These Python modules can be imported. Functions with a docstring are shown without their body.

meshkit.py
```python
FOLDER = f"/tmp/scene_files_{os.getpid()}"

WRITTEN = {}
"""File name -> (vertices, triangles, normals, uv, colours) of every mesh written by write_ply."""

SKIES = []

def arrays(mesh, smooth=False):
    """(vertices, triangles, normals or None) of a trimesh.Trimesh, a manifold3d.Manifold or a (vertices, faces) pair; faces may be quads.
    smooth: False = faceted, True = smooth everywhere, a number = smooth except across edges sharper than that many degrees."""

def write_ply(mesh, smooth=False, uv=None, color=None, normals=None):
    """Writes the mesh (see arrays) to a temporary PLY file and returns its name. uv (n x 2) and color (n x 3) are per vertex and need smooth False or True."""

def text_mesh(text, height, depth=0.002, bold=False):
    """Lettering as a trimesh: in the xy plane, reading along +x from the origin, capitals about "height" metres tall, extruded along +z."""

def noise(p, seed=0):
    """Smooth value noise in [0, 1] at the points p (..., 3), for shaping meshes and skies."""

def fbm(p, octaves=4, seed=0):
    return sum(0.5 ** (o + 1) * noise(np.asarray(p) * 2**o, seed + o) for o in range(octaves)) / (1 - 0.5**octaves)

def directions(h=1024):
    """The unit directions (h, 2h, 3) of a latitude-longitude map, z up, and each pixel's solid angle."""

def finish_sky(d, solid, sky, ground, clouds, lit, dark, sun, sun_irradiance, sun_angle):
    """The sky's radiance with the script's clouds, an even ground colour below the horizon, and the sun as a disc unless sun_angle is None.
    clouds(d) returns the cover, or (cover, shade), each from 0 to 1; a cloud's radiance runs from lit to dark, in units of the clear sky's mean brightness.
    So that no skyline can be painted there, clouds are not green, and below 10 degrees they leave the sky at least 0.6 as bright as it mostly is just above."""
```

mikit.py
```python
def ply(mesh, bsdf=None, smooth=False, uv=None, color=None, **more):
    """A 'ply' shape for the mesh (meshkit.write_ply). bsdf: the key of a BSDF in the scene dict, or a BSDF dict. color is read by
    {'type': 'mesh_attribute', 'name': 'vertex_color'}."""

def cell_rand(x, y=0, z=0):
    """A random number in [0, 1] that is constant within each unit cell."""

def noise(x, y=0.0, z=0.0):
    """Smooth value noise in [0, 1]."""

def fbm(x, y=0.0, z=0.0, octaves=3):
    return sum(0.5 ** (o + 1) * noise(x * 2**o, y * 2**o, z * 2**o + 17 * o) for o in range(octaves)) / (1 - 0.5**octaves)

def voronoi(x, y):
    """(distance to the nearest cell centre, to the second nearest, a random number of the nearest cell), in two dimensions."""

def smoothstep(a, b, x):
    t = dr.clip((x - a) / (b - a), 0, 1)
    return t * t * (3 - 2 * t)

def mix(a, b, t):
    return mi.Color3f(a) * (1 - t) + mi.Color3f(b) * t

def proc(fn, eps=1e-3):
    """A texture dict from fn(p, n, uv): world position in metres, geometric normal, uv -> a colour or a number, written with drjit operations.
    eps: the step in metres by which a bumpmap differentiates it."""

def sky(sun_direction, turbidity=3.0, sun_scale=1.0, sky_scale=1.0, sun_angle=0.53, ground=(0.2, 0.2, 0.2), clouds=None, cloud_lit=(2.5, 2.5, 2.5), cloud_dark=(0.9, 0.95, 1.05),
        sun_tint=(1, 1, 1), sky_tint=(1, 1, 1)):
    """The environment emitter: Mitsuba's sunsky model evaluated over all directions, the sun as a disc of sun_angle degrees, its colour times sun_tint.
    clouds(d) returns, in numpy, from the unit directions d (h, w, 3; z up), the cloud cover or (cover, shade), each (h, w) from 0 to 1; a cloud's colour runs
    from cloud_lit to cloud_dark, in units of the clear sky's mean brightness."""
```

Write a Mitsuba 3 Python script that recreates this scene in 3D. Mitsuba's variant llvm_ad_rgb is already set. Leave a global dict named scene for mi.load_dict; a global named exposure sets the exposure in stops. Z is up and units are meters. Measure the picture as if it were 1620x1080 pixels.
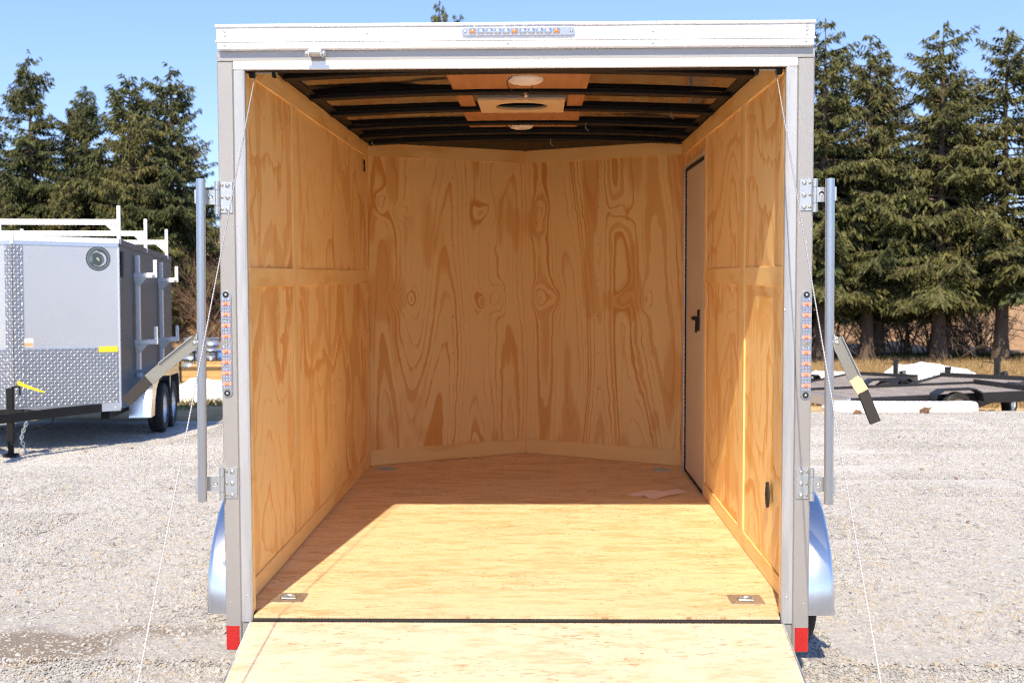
import math
import numpy as np, trimesh, drjit as dr, mitsuba as mi, mikit, meshkit
from mikit import noise, fbm, voronoi, smoothstep, mix, cell_rand, proc
from shapely.geometry import Polygon, Point, box as sbox

T = mi.ScalarTransform4f
scene, labels = {}, {}

# ------------------------------------------------------------------ camera, sky, exposure
CAM = np.array([.0829, -4.2753, 1.7488])
YAW, PITCH, ROLL = .0218, .0562, -.003
FW = np.array([-math.sin(YAW) * math.cos(PITCH), math.cos(YAW) * math.cos(PITCH), -math.sin(PITCH)])
RT = np.array([math.cos(YAW), math.sin(YAW), 0.0])
UP = np.cross(RT, FW)
UP = -RT * math.sin(ROLL) + UP * math.cos(ROLL)
scene['camera'] = {'type': 'thinlens', 'fov': 2 * math.degrees(math.atan(810 / 1873.4)), 'fov_axis': 'x', 'near_clip': .05, 'far_clip': 2000.0,
                   'aperture_radius': .0042, 'focus_distance': 5.2,
                   'to_world': T().look_at(origin=CAM.tolist(), target=(CAM + FW).tolist(), up=UP.tolist())}
SUN = (-.1256, -1.0, .93)
scene['sky'] = mikit.sky(SUN, turbidity=3.0, sky_scale=1.30, sky_tint=(.92, .93, 1.10), sun_tint=(.955, .98, 1.0))
exposure = 2.15

# ------------------------------------------------------------------ materials
def rgb(*c):
    return {'type': 'rgb', 'value': list(c)}

def prin(key, color, rough=.5, metal=0.0, **kw):
    scene[key] = {'type': 'twosided', 'b': {'type': 'principled', 'base_color': color if isinstance(color, dict) else rgb(*color), 'roughness': rough, 'metallic': metal, **kw}}

def bumped(key, color, rough, metal, fn, scale, eps=1e-3, **kw):
    scene[key] = {'type': 'twosided', 'b': {'type': 'bumpmap', 'scale': scale, 'tex': proc(fn, eps),
                  'b': {'type': 'principled', 'base_color': color if isinstance(color, dict) else rgb(*color), 'roughness': rough, 'metallic': metal, **kw}}}

def gauss(u, v, ku, kv, a, b):
    return dr.exp(-dr.square((u - ku) / a) - dr.square((v - kv) / b))

PLY_LIGHT, PLY_DARK = (.90, .64, .285), (.69, .335, .07)

def ply_colour(h, u, v, n, soft=.0):
    """Rotary cut veneer: contour bands of the field h; latewood begins softly in streaks and ends at a crisp, slightly ragged edge."""
    w = h * n
    k = dr.floor(w)
    t = w - k
    r = cell_rand(k, 3, 7)
    th = dr.select(r < .36, .12 + .8 * r, .48 + .28 * r)
    streak = fbm(u * 42, v * 3.2, 3.0, 3) - .5
    s = t + .42 * streak * smoothstep(.02, .3, t)
    band = smoothstep(th, th + .34, s) * smoothstep(1.0, .93, t + .06 * (fbm(u * 36, v * 20, 8.0, 2) - .5))
    band = band * (.55 + .45 * cell_rand(k, 5, 1)) * (.7 + .5 * noise(u * 5, v * 2.2, 4.0))
    fib = noise(u * 260, v * 9, 2.5) - .5
    blot = fbm(u * 4.1, v * 1.3, 9.0, 3) - .5
    stain = smoothstep(.60, .72, fbm(u * 7 + .12 * streak, v * 1.9, 15.0, 3)) * .55
    c = mix(PLY_LIGHT, PLY_DARK, dr.clip((band + stain * (1 - band)) * (1 - soft) + blot * .30 + fib * .10, 0, 1))
    return c * (1 + .10 * fib)

KNOTS = [(-.93, 2.20, .045, .10), (-.82, 2.17, .035, .06), (-.26, 2.20, .06, .10), (-.86, 1.60, .045, .07), (-.76, 1.60, .05, .08), (-.30, 1.59, .04, .06), (-.17, 1.60, .05, .09),
         (.10, 2.16, .05, .11), (.62, 2.167, .07, .11), (.10, 1.60, .045, .08), (.20, 1.595, .05, .09), (.66, 1.58, .045, .08), (.78, 1.59, .05, .09)]

def valley(u, v, c, v0, w, a, up):
    """flame figure: nested Vs round the line u = c that close at height v0, opening upwards (up = 1) or downwards (-1)"""
    d = dr.abs(u - c) / w
    return a * dr.exp(-d * d * .6) * smoothstep(-.10, 1.15, (v - v0) * up)

def back_fn(p, n, uv):
    u, v = p.x, p.z
    wob = .05 * (fbm(u * 6, v * 1.6, 3.0, 2) - .5)
    rag = .016 * (fbm(u * 34, v * 13, 1.0, 2) - .5)
    wk = .05 * (fbm(u * 13, v * 9, 12.0, 2) - .5)
    uu = u + wob + rag
    ph = uu * 2.45 + .35 * noise(u * 1.4 + 2, v * .30, 3.0) + .22 * noise(u * 3.1, v * .6, 8.0)
    h = .30 * uu + .24 * (1 - dr.cos(6.2832 * ph)) + .62 * (fbm(uu * 1.2, v * .62, 4.0, 2) - .5) + .12 * (fbm(u * 7.0, v * 1.0, 7.0, 2) - .5)
    for c, v0, w, a, up in ((-.47, 1.52, .12, .34, 1), (-.72, 1.38, .09, -.34, -1), (-.36, 1.12, .10, .40, -1), (-.12, 1.30, .07, -.30, -1), (-.14, 1.75, .06, .30, 1),
                            (.36, 1.50, .12, .34, 1), (.20, 1.30, .08, -.34, -1), (.47, 1.20, .11, .40, -1), (.80, 1.35, .09, -.34, -1), (.66, 1.72, .07, .30, 1), (-.90, 1.75, .06, .28, 1)):
        h += valley(uu, v + 1.5 * wob, c, v0, w, a, up)
    for a, b, c, d in KNOTS:
        h += .26 * gauss(u + wob + wk, v + 1.5 * wob - wk, a, b, c, d)
    return ply_colour(h, u, v, 10.0)

def side_fn(sx, seed, st):
    def fn(p, n, uv):
        u, v = p.y, p.z
        w1 = fbm(u * 3.0, v * 3.0, seed + 2, 3) - .5
        w2 = fbm(u * 15, v * 15, seed + 5, 3) - .5
        col = dr.select(u > 1.13, 1.0, 0.0)
        row = dr.select(v > 1.75, 1.0, 0.0)
        h = st * (.55 * v + .12 * u) + 1.1 * (fbm(u * 1.8 + col * 7.3, v * 1.35 + row * 3.1, seed, 2) - .5) + .20 * w1 + .085 * w2
        h += .16 * gauss(u + .1 * w1, v, .45 + col, 1.95 - seed * .01, .16, .20) + .14 * gauss(u, v + .1 * w1, .75 + 1.3 * col, 1.15, .14, .26)
        return ply_colour(h, u, v, 5.5, .22)
    return fn

def batten_fn(p, n, uv):
    a = dr.abs(n.z) > .5
    g = fbm(p.x * 9 + p.y * 9, p.z * 3, 2.0, 3)
    f = noise(p.x * 150 + p.y * 150, p.z * 20, 1.0)
    return mix((.88, .645, .295), (.79, .52, .195), dr.clip(smoothstep(.40, .75, g) * .8 + .2 * f, 0, 1))

def rail_fn(p, n, uv):
    g = fbm((p.x + p.y) * 2.6, p.z * 13, 2.0, 3)
    f = noise((p.x + p.y) * 14, p.z * 170, 1.0)
    return mix((.88, .64, .285), (.78, .495, .17), dr.clip(smoothstep(.42, .75, g) * .8 + .2 * f, 0, 1))

def deck(light, tone, dark, seed):
    def fn(p, n, uv):
        x, y = p.x, p.y
        wv = .02 * (fbm(x * 3, y * 3, seed, 2) - .5)
        a = fbm(x * 7, (y + wv) * 22, seed, 4)
        b = fbm(x * 22, (y + wv) * 95, seed + 3, 3)
        e = fbm(x * 60, y * 210, seed + 8, 2)
        g = fbm(x * 1.3, y * 1.7, seed + 11, 3)
        c = mix(light, tone, dr.clip(smoothstep(.36, .74, a) * .55 + (b - .5) * 1.1 + (g - .5) * .4, 0, 1))
        fleck = smoothstep(.62, .80, fbm(x * 34, (y + wv) * 170, seed + 21, 3)) * smoothstep(.40, .66, fbm(x * 6, y * 10, seed + 5, 3))
        c = mix(c, dark, fleck * .7)
        return c * (.92 + .16 * e)
    return fn

prin('plywood_front', proc(back_fn), .55, specular=.35)
prin('plywood_left', proc(side_fn(-1, 3.0, .8)), .5, specular=.4)
prin('plywood_right', proc(side_fn(1, 21.0, 1.5)), .5, specular=.4)
prin('batten_wood', proc(batten_fn), .5, specular=.4)
prin('rail_wood', proc(rail_fn), .5, specular=.4)
prin('floor_wood', proc(deck((.75, .56, .345), (.58, .37, .175), (.30, .16, .07), 1.0)), .6, specular=.3)
prin('ramp_wood', proc(deck((.73, .575, .415), (.57, .40, .24), (.32, .19, .10), 30.0)), .6, specular=.3)
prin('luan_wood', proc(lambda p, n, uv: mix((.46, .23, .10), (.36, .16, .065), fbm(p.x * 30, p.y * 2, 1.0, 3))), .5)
prin('vent_wood', (.66, .50, .31), .5)

def skin_flake(p, n, uv):
    return mix((.39, .375, .358), (.36, .347, .332), fbm(p.x * 6, p.y * 6, p.z * 2.5, 2))
prin('pewter_paint', proc(skin_flake), .36, .4, clearcoat=.4, clearcoat_gloss=.85)
prin('bright_aluminium', (.88, .88, .88), .42, .35)
prin('mill_aluminium', proc(lambda p, n, uv: mix((.52, .525, .53), (.44, .45, .46), smoothstep(.4, .7, fbm(p.x * 40 + p.y * 40, p.z * 3, 2.0, 3)))), .38, .5)
bumped('fender_aluminium', (.86, .87, .88), .24, 1.0, lambda p, n, uv: fbm(p.x * 5, p.y * 5, p.z * 5, 2), .004, 4e-3)
prin('zinc', proc(lambda p, n, uv: mix((.66, .68, .68), (.54, .56, .55), fbm(p.x * 35, p.y * 35, p.z * 22, 3))), .36, .85)
prin('zinc_yellowed', (.40, .375, .31), .4, .8)
bumped('pole_steel', (.55, .58, .60), .25, .95, lambda p, n, uv: fbm(p.x * 90, p.y * 90, p.z * 6, 2), .0006)
prin('black_steel', (.012, .012, .013), .55, specular=.25)
prin('grip_black', (.032, .027, .024), .6)
prin('rubber', (.022, .021, .02), .8)
prin('tyre_rubber', proc(lambda p, n, uv: mix((.022, .021, .02), (.07, .065, .058), smoothstep(.5, .8, fbm(p.x * 9, p.y * 9, p.z * 9, 3)))), .75)
bumped('roof_sheet', (.29, .255, .215), .07, 1.0, lambda p, n, uv: fbm(p.x * 1.5, p.y * 3.0, 1.0, 2), .022, 6e-3)
prin('white_plastic', (.82, .80, .76), .4)
prin('door_vinyl', (.62, .56, .45), .5)
prin('red_tape', proc(lambda p, n, uv: mix((.50, .014, .010), (.38, .010, .010), noise(p.x * 260, p.z * 260, 1.0))), .3, clearcoat=.6)
scene['clear_lens'] = {'type': 'twosided', 'b': {'type': 'principled', 'base_color': rgb(.46, .48, .52), 'roughness': .12, 'metallic': .6, 'clearcoat': 1.0}}
prin('led_orange', (.85, .22, .05), .25, clearcoat=1.0)
prin('lens_red', (.62, .36, .34), .15, .2, clearcoat=1.0)
prin('led_silver', (.70, .72, .76), .16, .9)
prin('socket_brass', (.75, .58, .28), .3, .9)
prin('cable_steel', proc(lambda p, n, uv: mix((.62, .62, .62), (.35, .35, .35), dr.select(dr.sin(p.z * 700 + p.x * 500) > .2, 1.0, 0.0))), .4, .6)
prin('paper', (.84, .68, .60), .8)
prin('white_paint', (.84, .84, .83), .35)
prin('silver_skin', proc(lambda p, n, uv: mix((.60, .61, .615), (.67, .678, .68), fbm(p.x * 1.2, p.y * 1.2, p.z * 1.2, 2))), .35, .55)
prin('charcoal_skin', (.078, .074, .069), .5, .0, specular=.35)
prin('trim_aluminium', (.72, .74, .78), .28, .8)
prin('dark_opening', (.006, .006, .006), .9)
prin('emblem_dark', (.06, .075, .08), .3)
prin('emblem_mid', (.15, .185, .20), .3)
prin('emblem_light', (.42, .47, .53), .3)
prin('emblem_cream', (.40, .40, .32), .3)
prin('yellow_sticker', (.85, .66, .04), .5)
prin('yellow_strap', (.85, .62, .02), .6)
prin('orange_label', (.80, .42, .24), .5)
prin('blue_plastic', (.10, .26, .62), .4)
prin('snow', proc(lambda p, n, uv: mix((.88, .89, .91), (.74, .73, .70), smoothstep(.55, .8, fbm(p.x * 2, p.y * 2, p.z * 6, 3)))), .8)
prin('grey_plank', proc(lambda p, n, uv: mix((.27, .245, .225), (.17, .152, .14), fbm(p.x * 5 + p.y, p.y * 2, 1.0, 3))), .75)
prin('tan_plank', proc(lambda p, n, uv: mix((.62, .40, .16), (.50, .29, .10), fbm(p.x * 3, p.y * 3, p.z * 12, 3))), .7)
prin('frame_black', (.022, .022, .024), .35)
prin('leaf_brown', (.22, .12, .06), .8)

def chequer(p, n, uv):
    a = 1 / .038
    x, y = uv.x * a, uv.y * a
    i, j = dr.floor(x), dr.floor(y)
    fx, fy = x - i - .5, y - j - .5
    odd = dr.select(dr.abs((i + j) - 2 * dr.floor((i + j) * .5)) > .5, 1.0, -1.0)
    s, t = (fx + odd * fy) * .7071, (fx - odd * fy) * .7071
    return smoothstep(1.0, .55, dr.square(s / .52) + dr.square(t / .20))
bumped('chequer_plate', proc(lambda p, n, uv: mix((.36, .375, .40), (.66, .675, .70), chequer(p, n, uv))), .36, .8, chequer, .0028, 2e-3)

def ground_fn(p, n, uv):
    x, y = p.x, p.y
    d1, d2, r = voronoi(x * 42, y * 42)
    e1, e2, q = voronoi(x * 13 + 5, y * 13)
    sand = mix((.36, .356, .342), (.46, .456, .443), r)
    sand = mix(sand, (.20, .175, .15), .6 * smoothstep(.14, .02, d2 - d1))
    patch = fbm(x * .55, y * .35, 7.0, 3)
    sand = sand * (.86 + .3 * patch)
    stain = smoothstep(.40, .66, gauss(x, y, -2.55, 1.15, .75, .35) + .6 * (fbm(x * 3.2, y * 3.2, 4.0, 4) - .5) + .35 * gauss(x, y, -1.6, 1.55, .8, .22))
    sand = mix(sand, (.17, .13, .095), .75 * stain)
    dry = mix((.40, .29, .155), (.27, .19, .10), fbm(x * 1.1, y * .9, 2.0, 4))
    dry = mix(dry, (.50, .40, .25), smoothstep(.55, .75, fbm(x * 9, y * 9, 5.0, 2)) * .6)
    olive = mix((.20, .19, .065), (.13, .13, .045), fbm(x * 1.6, y * 1.2, 8.0, 3))
    litter = mix((.22, .13, .07), (.33, .225, .135), fbm(x * 1.3, p.z * 3, y * 1.1, 4))
    edge = y + 1.0 * (fbm(x * .7, y * .7, 3.0, 3) - .5) + 2.0 * smoothstep(-3.5, -5.0, x)
    field = mix(dry, olive, smoothstep(-3.0, -6.0, x) * smoothstep(24.5, 26, edge))
    field = mix(field, olive * .8, smoothstep(42.2, 43, edge) * smoothstep(48, 46, edge) * smoothstep(2, 6, x))
    field = mix(field, (.16, .15, .06), smoothstep(16.2, 15.2, edge) * .75)
    c = mix(sand, field, smoothstep(15.05, 15.6, edge))
    return mix(c, litter, smoothstep(41.5, 43.0, edge) * smoothstep(0.0, -4.0, x) + smoothstep(47, 50, edge) * smoothstep(-4, 0, x))
prin('ground_soil', proc(ground_fn), .95, specular=.1)

def stone_fn(p, n, uv):
    x, y = p.x, p.y
    r = cell_rand(dr.floor(x * 26), dr.floor(y * 26), 2)
    q = cell_rand(dr.floor(x * 26), dr.floor(y * 26), 9)
    c = mix((.365, .363, .352), (.485, .484, .474), r)
    c = mix(c, (.44, .38, .30), smoothstep(.82, .84, q) * .7)
    c = mix(c, (.27, .27, .285), smoothstep(.12, .1, q) * .6)
    return c * (.9 + .2 * noise(x * 120, y * 120, p.z * 120))
prin('stone', proc(stone_fn), .85, specular=.25)

vc = {'type': 'mesh_attribute', 'name': 'vertex_color'}
prin('needles', dict(vc), .6, specular=.3)
prin('dry_blades', dict(vc), .8, specular=.1)
prin('bark', proc(lambda p, n, uv: mix((.17, .13, .10), (.09, .068, .052), fbm(p.x * 7 + p.y * 5, p.y * 7, p.z * 2.2, 3))), .9, specular=.1)
prin('twig_bark', (.17, .125, .10), .9, specular=.1)
prin('brush_bark', (.20, .135, .095), .9, specular=.1)

# ------------------------------------------------------------------ helpers
used = set()

def numbered(name):
    k, i = name, 0
    while k in used:
        i += 1
        k = f'{name}_{i:03d}'
    used.add(k)
    return k

def thing(name, label, cat, group=None, kind=None):
    k = numbered(name)
    labels[k] = {'label': label, 'category': cat}
    if group:
        labels[k]['group'] = group
    if kind:
        labels[k]['kind'] = kind
    return k

def put(parent, name, mesh, mat, smooth=30, label=None, M=None, kind=None, **kw):
    k = numbered(f'{parent}__{name}' if parent else name)
    if M is not None:
        mesh = mesh.copy()
        mesh.apply_transform(M)
    scene[k] = mikit.ply(mesh, mat, smooth=smooth, **kw)
    if label or kind:
        labels[k] = {}
        if label:
            labels[k]['label'] = label
        if kind:
            labels[k]['kind'] = kind
    return k

def cat(*ms):
    out = []
    for m in ms:
        out += list(m) if isinstance(m, (list, tuple)) else [m]
    return trimesh.util.concatenate(out)

def bx(x0, x1, y0, y1, z0, z1, b=.002):
    lo, hi = np.array([x0, y0, z0], float), np.array([x1, y1, z1], float)
    lo, hi = np.minimum(lo, hi), np.maximum(lo, hi)
    b = min(b, .24 * (hi - lo).min())
    if b <= 1e-5:
        return trimesh.creation.box(bounds=[lo, hi])
    pts = []
    for sx in (0, 1):
        for sy in (0, 1):
            for sz in (0, 1):
                c = np.where([sx, sy, sz], hi, lo)
                s = np.where([sx, sy, sz], -1, 1) * b
                for k in range(3):
                    e = s.copy()
                    e[k] = 0
                    pts.append(c + e)
    return trimesh.convex.convex_hull(np.array(pts))

def hull(pts):
    return trimesh.convex.convex_hull(np.array(pts, float))

def cyl(p0, p1, r, n=16, r1=None):
    p0, p1 = np.array(p0, float), np.array(p1, float)
    d = p1 - p0
    d /= np.linalg.norm(d)
    a = np.cross(d, [0, 0, 1] if abs(d[2]) < .9 else [1, 0, 0])
    a /= np.linalg.norm(a)
    b = np.cross(d, a)
    t = np.arange(n) * 2 * np.pi / n
    ring = np.cos(t)[:, None] * a + np.sin(t)[:, None] * b
    r1 = r if r1 is None else r1
    v = np.vstack([p0 + ring * r, p1 + ring * r1, [p0], [p1]])
    i = np.arange(n)
    j = (i + 1) % n
    f = np.vstack([np.stack([i, j, j + n], 1), np.stack([i, j + n, i + n], 1), np.stack([j, i, i * 0 + 2 * n], 1), np.stack([i + n, j + n, i * 0 + 2 * n + 1], 1)])
    return trimesh.Trimesh(v, f, process=False)

def tube(pts, r, n=8):
    p = np.asarray(pts, float)
    r = np.broadcast_to(r, (len(p),))
    t = np.gradient(p, axis=0)
    t /= np.linalg.norm(t, axis=1, keepdims=True) + 1e-12
    ref = np.array([0, 0, 1.0]) if abs(t[0, 2]) < .9 else np.array([1.0, 0, 0])
    a = np.zeros_like(p)
    prev = np.cross(t[0], ref)
    for i in range(len(p)):
        prev = prev - t[i] * (prev @ t[i])
        prev /= np.linalg.norm(prev) + 1e-12
        a[i] = prev
    b = np.cross(t, a)
    ang = np.arange(n) * 2 * np.pi / n
    v = p[:, None] + r[:, None, None] * (np.cos(ang)[None, :, None] * a[:, None] + np.sin(ang)[None, :, None] * b[:, None])
    i, j = np.meshgrid(np.arange(len(p) - 1), np.arange(n), indexing='ij')
    q = np.stack([i * n + j, i * n + (j + 1) % n, (i + 1) * n + (j + 1) % n, (i + 1) * n + j], -1).reshape(-1, 4)
    f = np.vstack([q[:, [0, 1, 2]], q[:, [0, 2, 3]]])
    vv = np.vstack([v.reshape(-1, 3), p[:1], p[-1:]])
    m = len(p) * n
    k = np.arange(n)
    f = np.vstack([f, np.stack([(k + 1) % n, k, k * 0 + m], 1), np.stack([(len(p) - 1) * n + k, (len(p) - 1) * n + (k + 1) % n, k * 0 + m + 1], 1)])
    return trimesh.Trimesh(vv, f, process=False)

def prism(poly, d, M=None):
    m = trimesh.creation.extrude_polygon(poly, d, engine='earcut')
    if M is not None:
        m.apply_transform(M)
    return m

def mat4(ex, ey, ez, o):
    M = np.eye(4)
    M[:3, 0], M[:3, 1], M[:3, 2], M[:3, 3] = ex, ey, ez, o
    return M

def xz_plane(y):           # polygon (x, z) extruded towards the camera (-y) from y
    return mat4([1, 0, 0], [0, 0, 1], [0, -1, 0], [0, y, 0])

def yz_plane(x):           # polygon (y, z) extruded along +x from x
    return mat4([0, 1, 0], [0, 0, 1], [1, 0, 0], [x, 0, 0])

def dome(c, r, nrm, h, n=14):
    """a rivet or bolt head"""
    prof = [(0, h), (.45 * r, .9 * h), (.8 * r, .55 * h), (r, 0)]
    m = trimesh.creation.revolve(np.array(prof[::-1]), sections=n)
    R = trimesh.geometry.align_vectors([0, 0, 1], nrm)
    m.apply_transform(R)
    m.apply_translation(c)
    return m

def rotz(deg, o=(0, 0, 0)):
    M = trimesh.transformations.rotation_matrix(math.radians(deg), [0, 0, 1])
    M[:3, 3] = o
    return M

# ------------------------------------------------------------------ terrain
def ground_z(x, y):
    x, y = np.asarray(x, float), np.asarray(y, float)
    z = np.where(y < 1, 0, np.where(y < 15, -.035 * (y - 1), -.49 - .045 * (y - 15)))
    z = np.where(y > 48, -1.975, z)
    dip = np.clip((x + 2) / 5, 0, 1)
    q = np.clip((y - 15.2) / 4.2, 0, 1)
    w = np.clip((y - 19.4) / 24, 0, 1)
    z = z - dip * .62 * q * q * (3 - 2 * q) * (1 - w)
    left = np.clip((2 - x) / 8, 0, 1)
    left = left * left * (3 - 2 * left)
    bank = np.clip((y - 41) / 5, 0, 1)
    bank = bank * bank * (3 - 2 * bank)
    z = z + left * bank * 2.2 + np.clip(y - 46, 0, 60) * (.07 * left + .02)
    n = meshkit.fbm(np.stack([x * .35, y * .35, x * 0], -1), 3, 5) - .5
    far = np.clip((y - 12) / 25, 0, 1)
    return z + n * (.05 + .35 * far * np.clip((y - 40) / 6, .15, 1))

def terrain():
    xs = np.unique(np.concatenate([np.linspace(-900, -60, 12), np.linspace(-60, -24, 16), np.linspace(-24, 24, 121), np.linspace(24, 60, 16), np.linspace(60, 900, 12)]))
    ys = np.unique(np.concatenate([np.linspace(-400, -12, 8), np.linspace(-12, 18, 81), np.linspace(18, 62, 70), np.linspace(62, 110, 14), np.linspace(110, 1200, 12)]))
    X, Y = np.meshgrid(xs, ys, indexing='ij')
    Z = ground_z(X, Y)
    n, m = X.shape
    i, j = np.meshgrid(np.arange(n - 1), np.arange(m - 1), indexing='ij')
    a = i * m + j
    f = np.stack([a, a + m, a + m + 1, a + 1], -1).reshape(-1, 4)
    return trimesh.Trimesh(np.stack([X, Y, Z], -1).reshape(-1, 3), np.vstack([f[:, [0, 1, 2]], f[:, [0, 2, 3]]]), process=False)

scene['ground'] = mikit.ply(terrain(), 'ground_soil', smooth=True)
labels['ground'] = {'label': 'pale gravel yard running back into dry grass field and a brown bank', 'category': 'ground', 'kind': 'structure'}

# ------------------------------------------------------------------ the open cargo trailer
Z0 = .50
tr = thing('cargo_trailer', 'open pewter cargo trailer in the middle with plywood interior and ramp let down', 'trailer')

# body: outer skins, roof, nose
LF, LA = 3.42, 4.0
def wall_skin(s):
    return bx(s * 1.050, s * 1.066, .0602, LF, .44, 2.63, .003)
for s in (-1, 1):
    put(tr, 'side_skin', wall_skin(s), 'pewter_paint')
for s in (-1, 1):
    put(tr, 'nose_skin', hull([(s * 1.066, LF + .002, z) for z in (.44, 2.652)] + [(s * 1.045, LF + .002, z) for z in (.44, 2.652)] + [(-s * .004, LA + .06, z) for z in (.44, 2.652)] + [(-s * .004, LA + .045, z) for z in (.44, 2.652)]), 'pewter_paint', smooth=False)

def arch(x, zc, rise):
    return zc - rise * (x / 1.03) ** 2

def arched(y0, y1, zc, th, rise, xm=1.03, n=28, x0=None, flat=True):
    xs = np.linspace(-xm if x0 is None else x0, xm, n)
    pts = []
    for x in xs:
        z = arch(x, zc, rise)
        pts += [(x, y0, z), (x, y1, z), (x, y1, z + th), (x, y0, z + th)]
    v = np.array(pts)
    f = []
    for i in range(n - 1):
        a, b = 4 * i, 4 * i + 4
        for k in range(4):
            l = (k + 1) % 4
            f += [[a + k, b + k, b + l], [a + k, b + l, a + l]]
    f += [[0, 1, 2], [0, 2, 3]]
    e = 4 * (n - 1)
    f += [[e, e + 2, e + 1], [e, e + 3, e + 2]]
    m = trimesh.Trimesh(v, np.array(f), process=False)
    m.fix_normals()
    return m

roof = put(tr, 'roof', arched(.085, LF - .021, 2.634, .004, .030, 1.045, 28), 'roof_sheet', smooth=25)
nose_roof = trimesh.creation.extrude_polygon(Polygon([(-1.043, LF - .02), (1.043, LF - .02), (1.043, LF + .022), (0, LA + .03), (-1.043, LF + .022)]), .05, engine='earcut')
nose_roof.apply_translation([0, 0, 2.6035])
put(roof, 'nose_sheet', nose_roof, 'black_steel')
for s in (-1, 1):
    put(roof, 'side_rail', bx(s * .965, s * 1.043, .07, LF, 2.602, 2.618, .003), 'black_steel')
for y in (.24, .82, 1.41, 1.99, 2.56, 3.0, 3.36):
    ma = arched(y - .040, y + .040, 2.608, .006, .03, 1.0)
    mb = arched(y - .018, y + .018, 2.6142, .0175, .03, 1.0)
    put(roof, 'roof_bow', cat(ma, mb), 'black_steel', smooth=25)
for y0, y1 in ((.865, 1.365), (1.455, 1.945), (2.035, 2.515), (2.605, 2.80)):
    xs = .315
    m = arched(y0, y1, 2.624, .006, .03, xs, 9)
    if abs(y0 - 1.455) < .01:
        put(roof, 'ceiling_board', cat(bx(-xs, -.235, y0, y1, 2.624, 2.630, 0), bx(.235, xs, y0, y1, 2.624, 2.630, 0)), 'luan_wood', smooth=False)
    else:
        put(roof, 'ceiling_board', m, 'luan_wood', smooth=25)

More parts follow.
